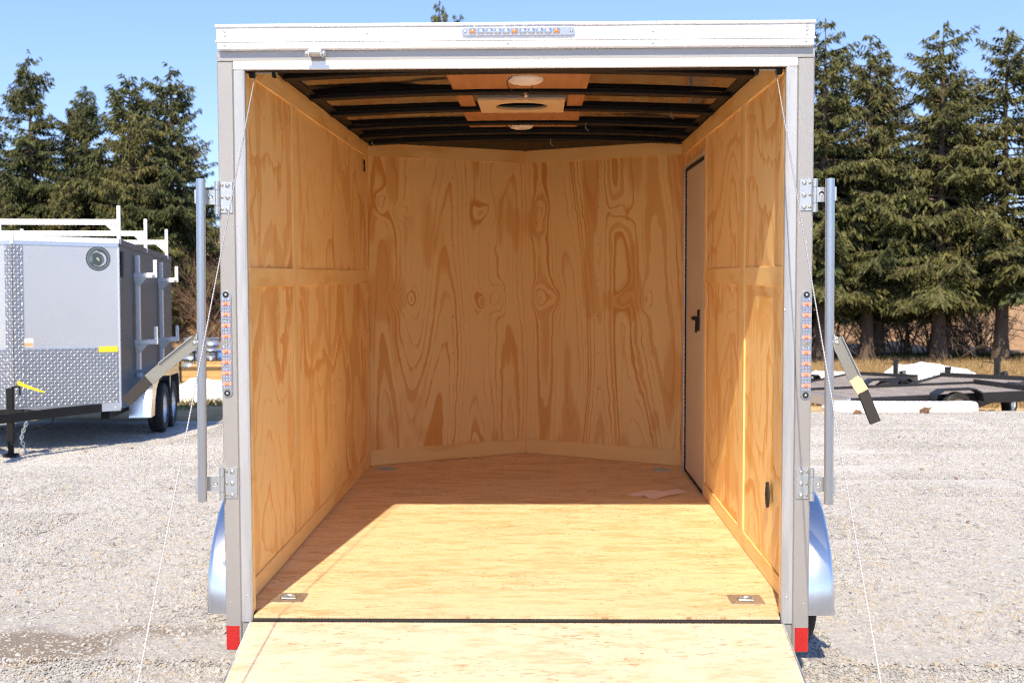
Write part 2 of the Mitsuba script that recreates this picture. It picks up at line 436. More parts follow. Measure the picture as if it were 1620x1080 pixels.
# roof vent
ring = sbox(-.195, 1.50, .205, 1.92).buffer(.012).difference(Point(.005, 1.71).buffer(.13, 32))
m = trimesh.creation.extrude_polygon(ring, .012, engine='earcut')
m.apply_translation([0, 0, 2.588])
vent = put(tr, 'roof_vent', m, 'vent_wood', smooth=20)
fr = sbox(-.205, 1.49, .215, 1.93).difference(sbox(-.195, 1.50, .205, 1.92))
m = trimesh.creation.extrude_polygon(fr, .03, engine='earcut')
m.apply_translation([0, 0, 2.6002])
put(vent, 'frame', m, 'zinc_yellowed', smooth=20)
put(vent, 'opening', bx(-.18, .19, 1.52, 1.90, 2.622, 2.626, 0), 'dark_opening')

# dome lights
for k, (x, y, r) in enumerate(((.03, 1.07, .081), (-.012, 2.70, .073))):
    prof = np.array([(0, -.024), (.4 * r, -.0235), (.75 * r, -.019), (.95 * r, -.009), (r, 0.0), (r, .004), (0, .004)])
    m = trimesh.creation.revolve(prof, sections=36)
    m.apply_translation([x, y, 2.619])
    dl = put(tr, 'dome_light', m, 'white_plastic', smooth=40)
    if k == 0:
        w = [(-.01, 1.03, 2.63), (-.05, .99, 2.59), (-.03, 1.02, 2.56), (.0, 1.13, 2.562), (.03, 1.21, 2.57), (.06, 1.13, 2.60), (.05, 1.07, 2.62)]
    else:
        w = [(-.05, 2.67, 2.63), (-.09, 2.65, 2.605), (-.085, 2.64, 2.63), (-.05, 2.63, 2.62), (-.01, 2.64, 2.615)]
    tt = np.linspace(0, 1, 28)
    from scipy.interpolate import make_interp_spline
    sp = make_interp_spline(np.linspace(0, 1, len(w)), np.array(w), k=3)
    put(dl, 'wire', tube(sp(tt), .0022, 6), 'black_steel')
    if k == 0:
        sw = trimesh.creation.icosphere(2, .013)
        sw.apply_translation([.03, 1.21, 2.57])
        put(dl, 'switch', sw, 'zinc', smooth=True)
for (x, y, z, l) in ((.17, 3.3, 2.56, .05), (.36, 2.52, 2.56, .05), (.78, 1.96, 2.55, .05), (-.95, 3.2, 2.56, .03)):
    w = [(x, y, z + l), (x - .006, y - .02, z + .4 * l), (x + .012, y - .02, z)]
    put(roof, 'loose_wire', tube(w, .002, 5), 'zinc')

# floor
rings = [(-.883, .236), (.880, .230), (-.892, 3.30), (.872, 3.27)]
fl_poly = Polygon([(-.964, .0), (.964, .0), (.964, .077), (1.03, .077), (1.03, LF), (0, LA), (-1.03, LF), (-1.03, .077), (-.964, .077)])
for x, y in rings:
    fl_poly = fl_poly.difference(sbox(x - .042, y - .042, x + .042, y + .042))
m = trimesh.creation.extrude_polygon(fl_poly, .02, engine='earcut')
m.apply_translation([0, 0, .48])
floor = put(tr, 'floor', m, 'floor_wood', smooth=20)
put(floor, 'rear_edge', bx(-.964, .964, -.022, -.0005, .455, .492, .002), 'rubber', label='black rubber strip along the rear edge of the floor')
put(floor, 'cross_member', bx(-.964, .964, .0, .06, .40, .455, .003), 'pewter_paint')
put(floor, 'underside', bx(-1.02, 1.02, .07, LF, .42, .478, 0), 'black_steel')
rgs = np.random.default_rng(12)
scr = []
for y in (.035, .44, .85, 1.25, 1.66, 2.06, 2.47, 2.88, 3.28):
    for x in np.arange(-.9, .95, .36 if y > .1 else .30):
        xx, yy = x + rgs.normal(0, .02), y + rgs.normal(0, .006)
        if min(abs(xx - a_) + abs(yy - b_) for a_, b_ in rings) > .16:
            scr.append(cyl((xx, yy, .4995), (xx, yy, .5006), .0042, 8))
put(floor, 'screw_heads', cat(scr), 'zinc_yellowed', smooth=False, kind='stuff')
for x, y in rings:
    k = numbered(tr + '__tie_down_ring')
    pl = sbox(x - .056, y - .056, x + .056, y + .056).buffer(.008).difference(Point(x, y).buffer(.036, 24))
    m = trimesh.creation.extrude_polygon(pl, .003, engine='earcut')
    m.apply_translation([0, 0, .5005])
    put(k, 'plate', m, 'zinc', smooth=30)
    cup = trimesh.creation.revolve(np.array([(0, -.017), (.02, -.0165), (.032, -.008), (.036, .002)]), sections=28)
    cup.apply_translation([x, y, .501])
    put(k, 'cup', cup, 'zinc', smooth=50)
    t = np.linspace(0, np.pi, 15)
    d = np.stack([x + .027 * np.cos(t), y - .004 + .026 * np.sin(t), .504 + .004 * np.sin(t)], 1)
    d = np.vstack([d, [[x - .027, y - .012, .503], [x + .027, y - .012, .503], d[0]]])
    put(k, 'ring', tube(d, .0045, 8), 'zinc', smooth=50)
    for sx in (-1, 1):
        for sy in (-1, 1):
            put(k, 'screw', dome((x + sx * .048, y + sy * .048, .5035), .0055, [0, 0, 1], .0025, 8), 'zinc', smooth=50)

# plywood walls --------------------------------------------------------------
WI = 1.024
def side_wall(s):
    k = numbered(tr + '__side_wall')
    mat = 'plywood_left' if s < 0 else 'plywood_right'
    def P(name, y0, y1, z0, z1, t0, t1, m, **kw):
        return put(k, name, bx(s * (WI + .012 - t0), s * (WI + .012 - t1), y0, y1, z0, z1, .0015), m, **kw)
    split = (1.045, 1.152) if s < 0 else (1.10, 1.225)
    mid = (split[0] + split[1]) / 2
    y_end = LF if s < 0 else 2.40
    for a, b in ((.012, mid - .001), (mid + .001, y_end)):
        P('plywood_panel', a, b, 1.742, 2.596, -.004, .012, mat)
        P('plywood_panel', a, b, .504, 1.738, -.004, .012, mat)
    P('upright_strip', split[0], split[1], .578, 2.508, .0122, .0205, 'batten_wood')
    P('middle_rail', .0125, split[0] - .001, 1.700, 1.780, .0122, .019, 'rail_wood')
    P('middle_rail', split[1] + .001, y_end - (.0 if s < 0 else .062), 1.700, 1.780, .0122, .019, 'rail_wood')
    P('top_rail', .0125, y_end if s < 0 else LF - .01, 2.51, 2.598, .0122, .0205, 'rail_wood')
    P('base_rail', .0125, y_end, .5035, .576, .0122, .0205, 'rail_wood')
    if s < 0:
        P('corner_strip', LF - .06, LF - .004, .578, 2.508, .0122, .018, 'batten_wood')
        put(k, 'hinge_slot', bx(-1.0115, -1.005, 3.20, 3.235, 2.40, 2.475, .004), 'rubber', label='small black slot high on the left wall')
    else:
        P('upright_strip', y_end - .058, y_end, .578, 2.508, .0122, .020, 'batten_wood')
        P('plywood_panel', 2.402, LF, 2.44, 2.596, -.004, .012, mat)
        P('plywood_panel', 3.30, LF, .504, 2.438, -.004, .012, mat)
        put(k, 'wall_label', bx(1.0105, 1.0119, 2.225, 2.255, 1.57, 1.645, .0003), 'white_plastic', label='small white tag beside the side door')
        ov = Polygon([(.478 + .03 * math.cos(a), .862 + .052 * math.sin(a)) for a in np.linspace(0, 2 * np.pi, 28)[:-1]])
        put(k, 'wall_vent', prism(ov, .008, yz_plane(1.0035)), 'rubber', label='black oval vent low on the right wall')
        put(k, 'knot', bx(1.0046, 1.0052, .05, .10, 1.712, 1.719, 0), 'rubber')
        put(k, 'knot', bx(1.0046, 1.0052, .03, .052, 1.722, 1.729, 0), 'rubber')
    return k
side_wall(-1)
side_wall(1)

fw = numbered(tr + '__front_wall')
def slab(s, a, b, z0, z1, t0, t1, mat, name):
    """a board on the V of the front wall; a, b run from the corner (0) to the apex (1)"""
    A, B = np.array([s * 1.022, LF]), np.array([0, LA])
    d = (B - A) / np.linalg.norm(B - A)
    n = np.array([d[1] * s, -d[0] * s])
    n = n if n[1] < 0 else -n
    pts = []
    for q in (a, b):
        for t in (t0, t1):
            c = A + (B - A) * q + n * t
            pts += [(c[0], c[1], z0), (c[0], c[1], z1)]
    return put(fw, name, hull(pts), mat, smooth=False)
for s in (-1, 1):
    slab(s, .0, .998, .503, 2.60, -.008, .004, 'plywood_front', 'plywood_panel')
    slab(s, .004, .985, 2.518, 2.603, .0042, .012, 'rail_wood', 'top_rail')
    slab(s, .004, .985, .503, .603, .0042, .012, 'rail_wood', 'base_rail')
    slab(s, .912, .985, .604, 2.517, .0042, .010, 'plywood_front', 'upright_strip')
    slab(s, .004, .075, .604, 2.517, .0042, .009, 'plywood_front', 'upright_strip')
rng = np.random.default_rng(4)
A = []
for s in (-1, 1):
    for q in (.52,):
        for z in (.75, .98, 1.22, 1.47, 1.71, 1.95, 2.2, 2.4):
            c = np.array([s * 1.022 * (1 - q), LF + (LA - LF) * q - .0045])
            A.append(dome((c[0], c[1], z), .004, [0, -1, 0], .0015, 8))
put(fw, 'screw_heads', cat(A), 'rubber', kind='stuff')

# side door in the right wall -----------------------------------------------
sd = put(tr, 'side_door', bx(1.022, 1.034, 2.46, 3.24, .50, 2.409, .003), 'door_vinyl', label='beige side door seen from inside, with black latch')
put(sd, 'door_frame', cat(bx(1.004, 1.021, 3.245, 3.298, .46, 2.438, .003), bx(1.004, 1.021, 2.402, 2.458, .46, .502, .003), bx(1.004, 1.021, 2.459, 3.244, .44, .50, .003), bx(1.004, 1.021, 2.402, 3.244, 2.41, 2.438, .003)), 'trim_aluminium')
put(sd, 'gasket', cat(bx(1.014, 1.0218, 3.233, 3.2448, .501, 2.409, .003), bx(1.014, 1.0218, 2.46, 3.2325, 2.39, 2.409, .003), bx(1.014, 1.0218, 2.46, 3.2325, .5005, .515, .003)), 'rubber')
put(sd, 'latch_knob', cyl((1.0218, 2.72, 1.49), (.992, 2.72, 1.49), .012, 16), 'rubber')
put(sd, 'latch_pin', cyl((.997, 2.733, 1.49), (.994, 2.82, 1.487), .004, 8, .002), 'rubber')
put(sd, 'latch_plate', bx(1.008, 1.0215, 2.605, 2.628, 1.42, 1.545, .004), 'rubber')
put(sd, 'latch_lever', bx(.996, 1.0075, 2.608, 2.625, 1.41, 1.50, .003), 'rubber')

# rear frame -----------------------------------------------------------------
for s in (-1, 1):
    k = put(tr, 'rear_post', bx(s * 1.0095, s * 1.068, 0, .06, .37, 2.515, .004), 'pewter_paint', label='pewter post on the %s of the rear opening' % ('left' if s < 0 else 'right'))
    put(k, 'lower_post', bx(s * .975, s * 1.009, .004, .06, .37, .475, .003), 'pewter_paint')
    put(k, 'door_trim', cat(bx(s * .967, s * 1.008, -.004, .012, .476, 2.484, .003), bx(s * .9725, s * .9795, -.0065, -.0038, .476, 2.486, .001)), 'mill_aluminium')
    put(k, 'door_seal', bx(s * .9692, s * .9732, .0125, .0182, .50, 2.478, .001), 'rubber')
    put(k, 'reflective_tape', bx(s * 1.018, s * 1.066, -.0022, -.0006, .374, .462, 0), 'red_tape', smooth=False, label='red reflective tape at the foot of the post')
    rv = [dome((s * x, -.0001, z), .0035, [0, -1, 0], .002, 8) for x, z in ((1.02, 1.93), (1.045, 1.86), (1.05, .55))]
    put(k, 'rivet', cat(rv), 'zinc', smooth=50)
    put(k, 'trim_screw', dome((s * .970, -.004, 1.62), .005, [0, -1, 0], .003, 8), 'zinc', smooth=50)
    put(k, 'trim_screw', dome((s * .987, -.004, .575), .005, [0, -1, 0], .003, 8), 'zinc', smooth=50)
    put(k, 'reveal', bx(s * .974, s * 1.0094, .0186, .075, .50, 2.60, .001), 'rail_wood')

hd = put(tr, 'header', bx(-1.061, 1.061, -.028, .06, 2.583, 2.628, .003), 'bright_aluminium', label='bright aluminium header over the rear opening')
put(hd, 'top_lip', bx(-1.064, 1.064, -.036, .08, 2.6285, 2.640, .003), 'bright_aluminium')
put(hd, 'lower_lip', cat(bx(-1.064, 1.064, -.033, .06, 2.577, 2.5826, .002), bx(-1.058, 1.058, -.030, .06, 2.552, 2.5766, .003)), 'bright_aluminium')
put(hd, 'skin_strip', bx(-1.068, 1.068, .0, .058, 2.516, 2.5515, .001), 'pewter_paint')
put(hd, 'door_trim', cat(bx(-1.0085, 1.0085, -.005, .012, 2.4845, 2.5155, .003), bx(-.97, .97, -.008, -.0048, 2.4855, 2.491, .001)), 'bright_aluminium')
put(hd, 'inner_lip', bx(-1.02, 1.02, .0125, .055, 2.482, 2.515, .002), 'black_steel')
for x, z in ((-1.03, 2.615), (-1.03, 2.600), (-1.03, 2.566), (1.034, 2.619), (1.034, 2.606), (1.034, 2.590), (1.03, 2.566), (-.02, 2.566), (.492, 2.606), (.492, 2.5645), (-.52, 2.605)):
    put(hd, 'rivet', dome((x, -.0282 if z > 2.58 else -.0302, z), .0055, [0, -1, 0], .003, 10), 'zinc', smooth=50)

# clear brake-light bar on the header
bar = Polygon([(-.171 + .0135 * math.cos(a), 2.606 + .0135 * math.sin(a)) for a in np.linspace(np.pi / 2, 3 * np.pi / 2, 10)] + [(.203 + .0135 * math.cos(a), 2.606 + .0135 * math.sin(a)) for a in np.linspace(-np.pi / 2, np.pi / 2, 10)])
bl = put(tr, 'brake_light_bar', prism(bar, .012, xz_plane(-.0283)), 'clear_lens', smooth=30, label='clear-lensed light bar on the header')
for i in range(11):
    x = -.145 + i * .0296
    lit = i in (0, 5, 10)
    c = trimesh.creation.icosphere(2, 1.0)
    c.apply_scale([.0135, .006, .0122])
    c.apply_translation([x, -.0405, 2.606])
    lk = put(bl, 'lamp_cell', c, 'led_silver', smooth=True)
    if lit:
        c = trimesh.creation.icosphere(2, 1.0)
        c.apply_scale([.0085, .004, .0075])
        c.apply_translation([x, -.0448, 2.606])
        put(bl, 'bulb', c, 'led_orange', smooth=True)
for x in (-.172, .204):
    put(bl, 'screw', dome((x, -.0403, 2.606), .006, [0, -1, 0], .004, 10), 'zinc', smooth=50)

# tail lights on the posts
for s, z0, z1, xc in ((-1, 1.308, 1.694, -1.047), (1, 1.299, 1.688, 1.047)):
    r = .0190
    pg = Polygon([(xc + r * math.cos(a), z1 - r + r * math.sin(a)) for a in np.linspace(0, np.pi, 10)] + [(xc + r * math.cos(a), z0 + r + r * math.sin(a)) for a in np.linspace(np.pi, 2 * np.pi, 10)])
    tl = put(tr, 'tail_light', prism(pg, .006, xz_plane(-.0003)), 'pole_steel', smooth=30, label='slim upright tail light with red diodes on the %s post' % ('left' if s < 0 else 'right'))
    a0, a1 = z0 + .028, z1 - .028
    cells = 8
    h = (a1 - a0 - .016) / cells
    for i in range(cells):
        zc = a0 + h * (i + .5) + (.016 if i >= 4 else 0)
        gl = []
        for sx in (-1, 0, 1):
            for dz in (-.34, .34):
                g_ = trimesh.creation.icosphere(1, 1.0)
                g_.apply_scale([.0060, .005, h * .18])
                g_.apply_translation([xc + sx * .0102, -.0075, zc + dz * h])
                gl.append(g_)
        put(tl, 'lens', cat(gl), 'led_silver', smooth=False)
        put(tl, 'red_filter', bx(xc - .0165, xc + .0165, -.0105, -.0062, zc - h * .17, zc + h * .17, .002), 'lens_red', smooth=False)
        e = trimesh.creation.icosphere(1, 1.0)
        e.apply_scale([.0066, .005, h * .13])
        e.apply_translation([xc, -.0105, zc])
        put(tl, 'diode', e, 'led_orange', smooth=True)
    zm = a0 + 4 * h + .008
    for dz in (-.0035, .0045):
        put(tl, 'socket_pin', dome((xc, -.0063, zm + dz * 1.4), .0048, [0, -1, 0], .004, 12), 'socket_brass', smooth=50)
    for zz in (z0 + .014, z1 - .014):
        put(tl, 'screw', dome((xc, -.0088, zz), .005, [0, -1, 0], .003, 12), 'zinc', smooth=50)
        put(tl, 'end_cap', bx(xc - .011, xc + .011, -.0085, -.0063, zz - .007, zz + .007, .001) if False else dome((xc, -.0061, zz), .012, [0, -1, 0], .003, 12), 'rubber', smooth=50)

# door hold-back on the header
hb = put(tr, 'door_stop', cyl((-.722, -.052, 2.536), (-.684, -.052, 2.536), .012, 20), 'zinc', smooth=40, label='little white roller stop under the header')
for x in (-.733, -.672):
    b = trimesh.creation.icosphere(2, .010)
    b.apply_scale([.75, 1, 1])
    b.apply_translation([x, -.052, 2.531])
    put(hb, 'bolt', b, 'zinc', smooth=True)
put(hb, 'bracket', cat(bx(-.724, -.682, -.03, -.0005, 2.526, 2.546, .003), bx(-.7275, -.7225, -.06, -.0005, 2.522, 2.548, .002), bx(-.6835, -.6785, -.06, -.0005, 2.522, 2.548, .002)), 'zinc')

# lock bars with hinges and handles -----------------------------------------
def lock_bar(s):
    yb = -.055
    (x0, z0), (x1, z1) = (((-1.131), .935), ((-1.117), 2.093)) if s < 0 else ((1.122, .928), (1.113, 2.084))
    k = put(tr, 'lock_bar', tube([(x0, yb, z0), ((x0 + x1) / 2, yb, (z0 + z1) / 2), (x1, yb, z1)], .0165, 20), 'pole_steel', smooth=40, label='galvanised lock bar swung out on the %s side' % ('left' if s < 0 else 'right'))
    put(k, 'pole_bore', cyl((x0, yb, z0 - .0012), (x0, yb, z0 + .001), .0125, 16), 'rubber')
    for zc, xp in ((2.030, x1), (.992, x0)):
        put(k, 'hinge_leaf', bx(s * 1.017, s * 1.061, -.0055, -.0008, zc - .056, zc + .056, .0015), 'zinc')
        for dz in (-.043, 0, .043):
            put(k, 'hinge_bolt', dome((s * 1.034, -.0056, zc + dz), .0095, [0, -1, 0], .007, 14), 'zinc', smooth=50)
            put(k, 'hinge_rivet', dome((s * 1.054, -.0056, zc + dz), .0055, [0, -1, 0], .004, 10), 'zinc_yellowed', smooth=50)
        for a, b in ((-.061, -.031), (-.0295, .0255), (.027, .057)):
            put(k, 'hinge_knuckle', cyl((s * 1.071, -.012, zc + a), (s * 1.071, -.012, zc + b), .0095, 16), 'zinc', smooth=40)
        pl = sbox(min(s * 1.076, xp + s * .012), zc - .026, max(s * 1.076, xp + s * .012), zc + .026).difference(Point(s * 1.093, zc + .001).buffer(.0105, 16))
        put(k, 'hinge_arm', prism(pl, .004, xz_plane(-.018)), 'zinc', smooth=20)
        put(k, 'arm_bolt', dome((s * 1.0935, -.0145, zc - .003), .010, [0, -1, 0], .007, 14), 'zinc', smooth=50)
        put(k, 'clamp', bx(xp - s * .005, xp + s * .0235, yb - .006, yb + .04, zc - .026, zc + .026, .003), 'zinc')
    # handle
    if s < 0:
        P = [(-1.146, 1.511), (-1.262, 1.420), (-1.315, 1.376), (-1.398, 1.297)]
        zt = 1.511
    else:
        P = [(1.143, 1.508), (1.204, 1.381), (1.236, 1.331), (1.281, 1.222)]
        zt = 1.508
    xm = (x0 + x1) / 2
    put(k, 'handle_tab', cat(hull([(xm + s * .012, yb - .004 + q, zt + w) for q in (0, .005) for w in (-.028, .028)] + [(s * (abs(P[0][0]) + .012 * math.cos(a)), yb - .004 + q, zt - .004 + .022 * math.sin(a)) for a in np.linspace(-1.4, 1.4, 8) for q in (0, .005)]),
                             bx(xm + s * .012, xm + s * .018, yb - .006, yb + .012, zt - .03, zt + .03, .001)), 'zinc')
    put(k, 'handle_bolt', dome((P[0][0], yb - .0115, zt - .002), .009, [0, -1, 0], .006, 12), 'zinc', smooth=50)
    for i, (name, mat, hw, ya, yc) in enumerate((('handle_arm', 'zinc_yellowed', .020, yb - .011, yb - .005), ('handle_band', 'vent_wood' if s > 0 else 'zinc_yellowed', .0212, yb - .013, yb - .003), ('handle_grip', 'grip_black', .0185, yb - .018, yb + .002))):
        a, b = np.array(P[i]), np.array(P[i + 1])
        d = (b - a) / np.linalg.norm(b - a)
        n = np.array([-d[1], d[0]])
        if i == 0:
            a = a - d * .012
        q = [a + n * hw, a - n * hw, b - n * hw, b + n * hw]
        put(k, name, hull([(c[0], y, c[1]) for c in q for y in (ya, yc)]), mat, smooth=False)
        if i == 0:   # bright folded edge along the upper side of the arm
            nu = n if n[1] > 0 else -n
            q = [a + nu * hw, a + nu * (hw + .003), b + nu * (hw + .003), b + nu * hw]
            put(k, 'handle_edge', hull([(c[0], y, c[1]) for c in q for y in (ya - .012, yc)]), 'zinc', smooth=False)
    return k
lock_bar(-1)
lock_bar(1)

# cables and springs ---------------------------------------------------------
RS = .245
def ramp_z(y):
    return .487 + RS * (y + .03)
for s in (-1, 1):
    A0 = np.array([s * .942, .055, 2.475])
    A1 = np.array([s * 1.0, -1.60, ramp_z(-1.60) - .02])
    tt = np.linspace(0, 1, 30)[:, None]
    pts = A0 + (A1 - A0) * tt
    pts[:, 2] -= .006 * np.sin(np.pi * tt[:, 0])
    put(tr, 'lift_cable', tube(pts, .0024, 8), 'cable_steel', smooth=50, label='thin steel ramp cable on the %s side' % ('left' if s < 0 else 'right'))
    put(tr, 'spring_rod', cyl((s * .955, .05, 2.484), (s * .86, .05, 2.484), .0075, 12), 'zinc_yellowed', smooth=40)
    u = np.linspace(0, 1, 90)
    put(tr, 'cable_spring', tube(np.stack([s * (.962 - .022 * u), .05 + .014 * np.cos(u * 2 * np.pi * 4.5), 2.480 + .014 * np.sin(u * 2 * np.pi * 4.5)], 1), .0033, 6), 'black_steel', smooth=50)
    put(tr, 'spring_clip', bx(s * .866, s * .878, .036, .064, 2.464, 2.50, .004), 'black_steel')

# ramp -----------------------------------------------------------------------
def ramp_box(x0, x1, y0, y1, t0, t1, b=.0015):
    m = bx(x0, x1, y0, y1, t0, t1, b)
    v = m.vertices.copy()
    v[:, 2] += ramp_z(v[:, 1])
    m.vertices = v
    return m
rp = numbered(tr + '__ramp_door')
labels[rp] = {'label': 'ramp door let down to the gravel, bare pale plywood face'}
put(rp, 'board', ramp_box(-.966, .966, -1.93, -.032, -.018, 0), 'ramp_wood')
for s in (-1, 1):
    put(rp, 'edge_channel', ramp_box(s * .9668, s * .974, -1.96, -.028, -.045, -.003), 'pole_steel')
    put(rp, 'cable_bracket', ramp_box(s * .9785, s * 1.008, -1.62, -1.57, -.04, -.008), 'zinc')
put(rp, 'outer_skin', ramp_box(-.966, .966, -1.95, -.032, -.04, -.019, 0), 'pewter_paint')
put(rp, 'end_channel', ramp_box(-.978, .978, -1.972, -1.9605, -.04, -.004), 'mill_aluminium')
put(rp, 'hinge_pin', cyl((-.96, -.026, .452), (.96, -.026, .452), .012, 12), 'black_steel')

# fenders and wheels ---------------------------------------------------------
arc = [(.776, .282), (.774, .36), (.792, .45), (.842, .548), (.91, .625), (.985, .695), (1.07, .740), (1.17, .765), (1.28, .770), (1.39, .755), (1.49, .715), (1.58, .65), (1.65, .56), (1.70, .45), (1.725, .30)]
def fender(s):
    p = np.array(arc)
    t = np.gradient(p, axis=0)
    t /= np.linalg.norm(t, axis=1, keepdims=True)
    nn = np.stack([-t[:, 1], t[:, 0]], 1)
    prof = [(1.0682, 0), (1.18, .004), (1.28, .004), (1.34, .001), (1.356, -.006), (1.361, -.018), (1.361, -.042), (1.356, -.044), (1.356, -.018), (1.345, -.008), (1.28, -.001), (1.0682, -.005)]
    v, f = [], []
    m = len(prof)
    for (y, z), n in zip(p, nn):
        for x, o in prof:
            v.append((s * x, y + n[0] * o, z + n[1] * o))
    for i in range(len(p) - 1):
        for j in range(m):
            a, b = i * m + j, i * m + (j + 1) % m
            f += [[a, b, b + m], [a, b + m, a + m]]
    me = trimesh.Trimesh(np.array(v), np.array(f), process=False)
    me.fix_normals()
    return me
for s in (-1, 1):
    put(tr, 'fender', fender(s), 'fender_aluminium', smooth=50, label='polished aluminium fender on the %s side' % ('left' if s < 0 else 'right'))

def wheel(parent, c, axis, r=.335, w=.19, rim_mat='zinc', M=None):
    """axis: +1 or -1, the side of x that the face looks to"""
    k = numbered(parent + '__wheel')
    h = w / 2
    prof = np.array([(.60 * r, -h * .80), (.70 * r, -h), (.90 * r, -h * .98), (.965 * r, -h * .85), (r, -h * .6), (r, -.012), (.985 * r, -.011), (.985 * r, -.004), (r, -.003), (r, .003), (.985 * r, .004), (.985 * r, .011), (r, .012), (r, h * .6), (.965 * r, h * .85), (.90 * r, h * .98), (.70 * r, h), (.60 * r, h * .80)])
    ty = trimesh.creation.revolve(prof, sections=44)
    pr = np.array([(0, h * .35), (.18 * r, h * .36), (.2 * r, h * .2), (.44 * r, h * .18), (.5 * r, h * .5), (.58 * r, h * .62), (.62 * r, h * .86), (.62 * r, -h * .8)])
    ri = trimesh.creation.revolve(pr, sections=32)
    hub = trimesh.creation.cylinder(.11 * r, h * .5, sections=16)
    hub.apply_translation([0, 0, h * .45])
    nuts = []
    for i in range(5):
        a = i * 2 * np.pi / 5
        n_ = trimesh.creation.cylinder(.028 * r, .02, sections=6)
        n_.apply_translation([.30 * r * math.cos(a), .30 * r * math.sin(a), h * .22])
        nuts.append(n_)
    holes = []
    for i in range(8):
        a = (i + .5) * 2 * np.pi / 8
        n_ = trimesh.creation.cylinder(.045 * r, .004, sections=10)
        n_.apply_translation([.47 * r * math.cos(a), .47 * r * math.sin(a), h * .40])
        holes.append(n_)
    R = trimesh.transformations.rotation_matrix(np.pi / 2 * axis, [0, 1, 0])
    R[:3, 3] = c
    if M is not None:
        R = M @ R
    put(k, 'tyre', ty, 'tyre_rubber', M=R, smooth=35)
    put(k, 'rim', cat(ri, hub, nuts), rim_mat, M=R, smooth=35)
    put(k, 'rim_hole', cat(holes), 'dark_opening', M=R, smooth=False)
    return k
for s in (-1, 1):
    wheel(tr, (s * 1.232, 1.26, .338), s, .335, .20)
put(tr, 'axle', cyl((-1.1, 1.26, .338), (1.1, 1.26, .338), .035, 12), 'black_steel')
put(tr, 'tongue', cat(bx(-.9, -.82, 2.6, LF, .36, .42, .004), hull([(-.85, LF - .1, z) for z in (.36, .42)] + [(-.77, LF - .1, z) for z in (.36, .42)] + [(-.05, 5.2, z) for z in (.36, .42)] + [(.02, 5.2, z) for z in (.36, .42)]),
                      hull([(.85, LF - .1, z) for z in (.36, .42)] + [(.77, LF - .1, z) for z in (.36, .42)] + [(.05, 5.2, z) for z in (.36, .42)] + [(-.02, 5.2, z) for z in (.36, .42)])), 'black_steel')
put(tr, 'jack', cat(cyl((0, 5.0, -.14), (0, 5.0, .75), .03, 12), bx(-.06, .06, 4.94, 5.06, -.15, -.135, .002)), 'black_steel')

# paper lying on the floor ---------------------------------------------------
pp = numbered('paper_sheet')
labels[pp] = {'label': 'creased pinkish brown paper sheet lying on the floor by the side door', 'category': 'paper'}
q = np.array([(.585, 2.395), (.80, 2.63), (.95, 2.49), (.735, 2.275)])
gx, gy = np.meshgrid(np.linspace(0, 1, 13), np.linspace(0, 1, 17), indexing='ij')
P2 = ((1 - gx) * (1 - gy))[..., None] * q[0] + (gx * (1 - gy))[..., None] * q[1] + (gx * gy)[..., None] * q[2] + ((1 - gx) * gy)[..., None] * q[3]
Zp = .5016 + .012 * np.exp(-((gy - .62) / .10) ** 2) + .012 * gx * np.clip(gy - .6, 0, 1) + .003 * np.sin(gx * 5)
i, j = np.meshgrid(np.arange(12), np.arange(16), indexing='ij')
a = i * 17 + j
f = np.stack([a, a + 17, a + 18, a + 1], -1).reshape(-1, 4)
top = np.concatenate([P2, Zp[..., None]], -1).reshape(-1, 3)
bot = top - [0, 0, .0006]
n0 = len(top)
sheet = trimesh.Trimesh(np.vstack([top, bot]), np.vstack([f[:, [0, 2, 1]], f[:, [0, 3, 2]], f[:, [0, 1, 2]] + n0, f[:, [0, 2, 3]] + n0]), process=False)
scene[pp] = mikit.ply(sheet, 'paper', smooth=True)

# ------------------------------------------------------------------ the closed silver trailer behind on the left
ct = thing('cargo_trailer', 'closed silver and charcoal v-nose trailer with white ladder racks, left in the background', 'trailer')
TM = rotz(9.3, (-4.965, 9.87, -.31)) @ trimesh.transformations.rotation_matrix(-.035, [1, 0, 0])
NX, NY, BL, ZB, ZT = -1.06, -.60, 4.40, .445, 2.51
def Pt(name, m, mat, parent=None, **kw):
    return put(parent or ct, name, m, mat, M=TM, **kw)
def quad_uv(a, b, z0, z1, off=0.0, nseg=1):
    """upright sheet from a to b (x, y), with uv in metres"""
    a, b = np.array(a, float), np.array(b, float)
    d = b - a
    L = np.linalg.norm(d)
    n = np.array([d[1], -d[0]]) / L
    a2, b2 = a + n * off, b + n * off
    v = np.array([(a2[0], a2[1], z0), (b2[0], b2[1], z0), (b2[0], b2[1], z1), (a2[0], a2[1], z1)])
    w = v - np.array([n[0], n[1], 0]) * .004
    vv = np.vstack([v, w])
    uv = np.array([(0, 0), (L, 0), (L, z1 - z0), (0, z1 - z0)] * 2)
    f = np.array([[0, 1, 2], [0, 2, 3], [4, 6, 5], [4, 7, 6], [3, 2, 6], [3, 6, 7], [0, 5, 1], [0, 4, 5], [1, 5, 6], [1, 6, 2], [0, 3, 7], [0, 7, 4]])
    return trimesh.Trimesh(vv, f, process=False), uv
side = Pt('side_wall', bx(-.03, 0, .002, BL, ZB, ZT - .06, .004), 'charcoal_skin', label='charcoal side wall facing the gravel yard')
Pt('side_wall', bx(-2.12, -2.09, .002, BL, ZB, ZT - .06, .004), 'charcoal_skin')
Pt('rear_wall', bx(-2.088, -.032, BL - .05, BL - .002, ZB, ZT - .06, .004), 'charcoal_skin')
Pt('side_vent', bx(.0005, .02, .10, .24, 2.05, 2.36, .006), 'rubber', side)
corners = [((-2.12, 0), (NX, NY)), ((NX, NY), (0, 0))]
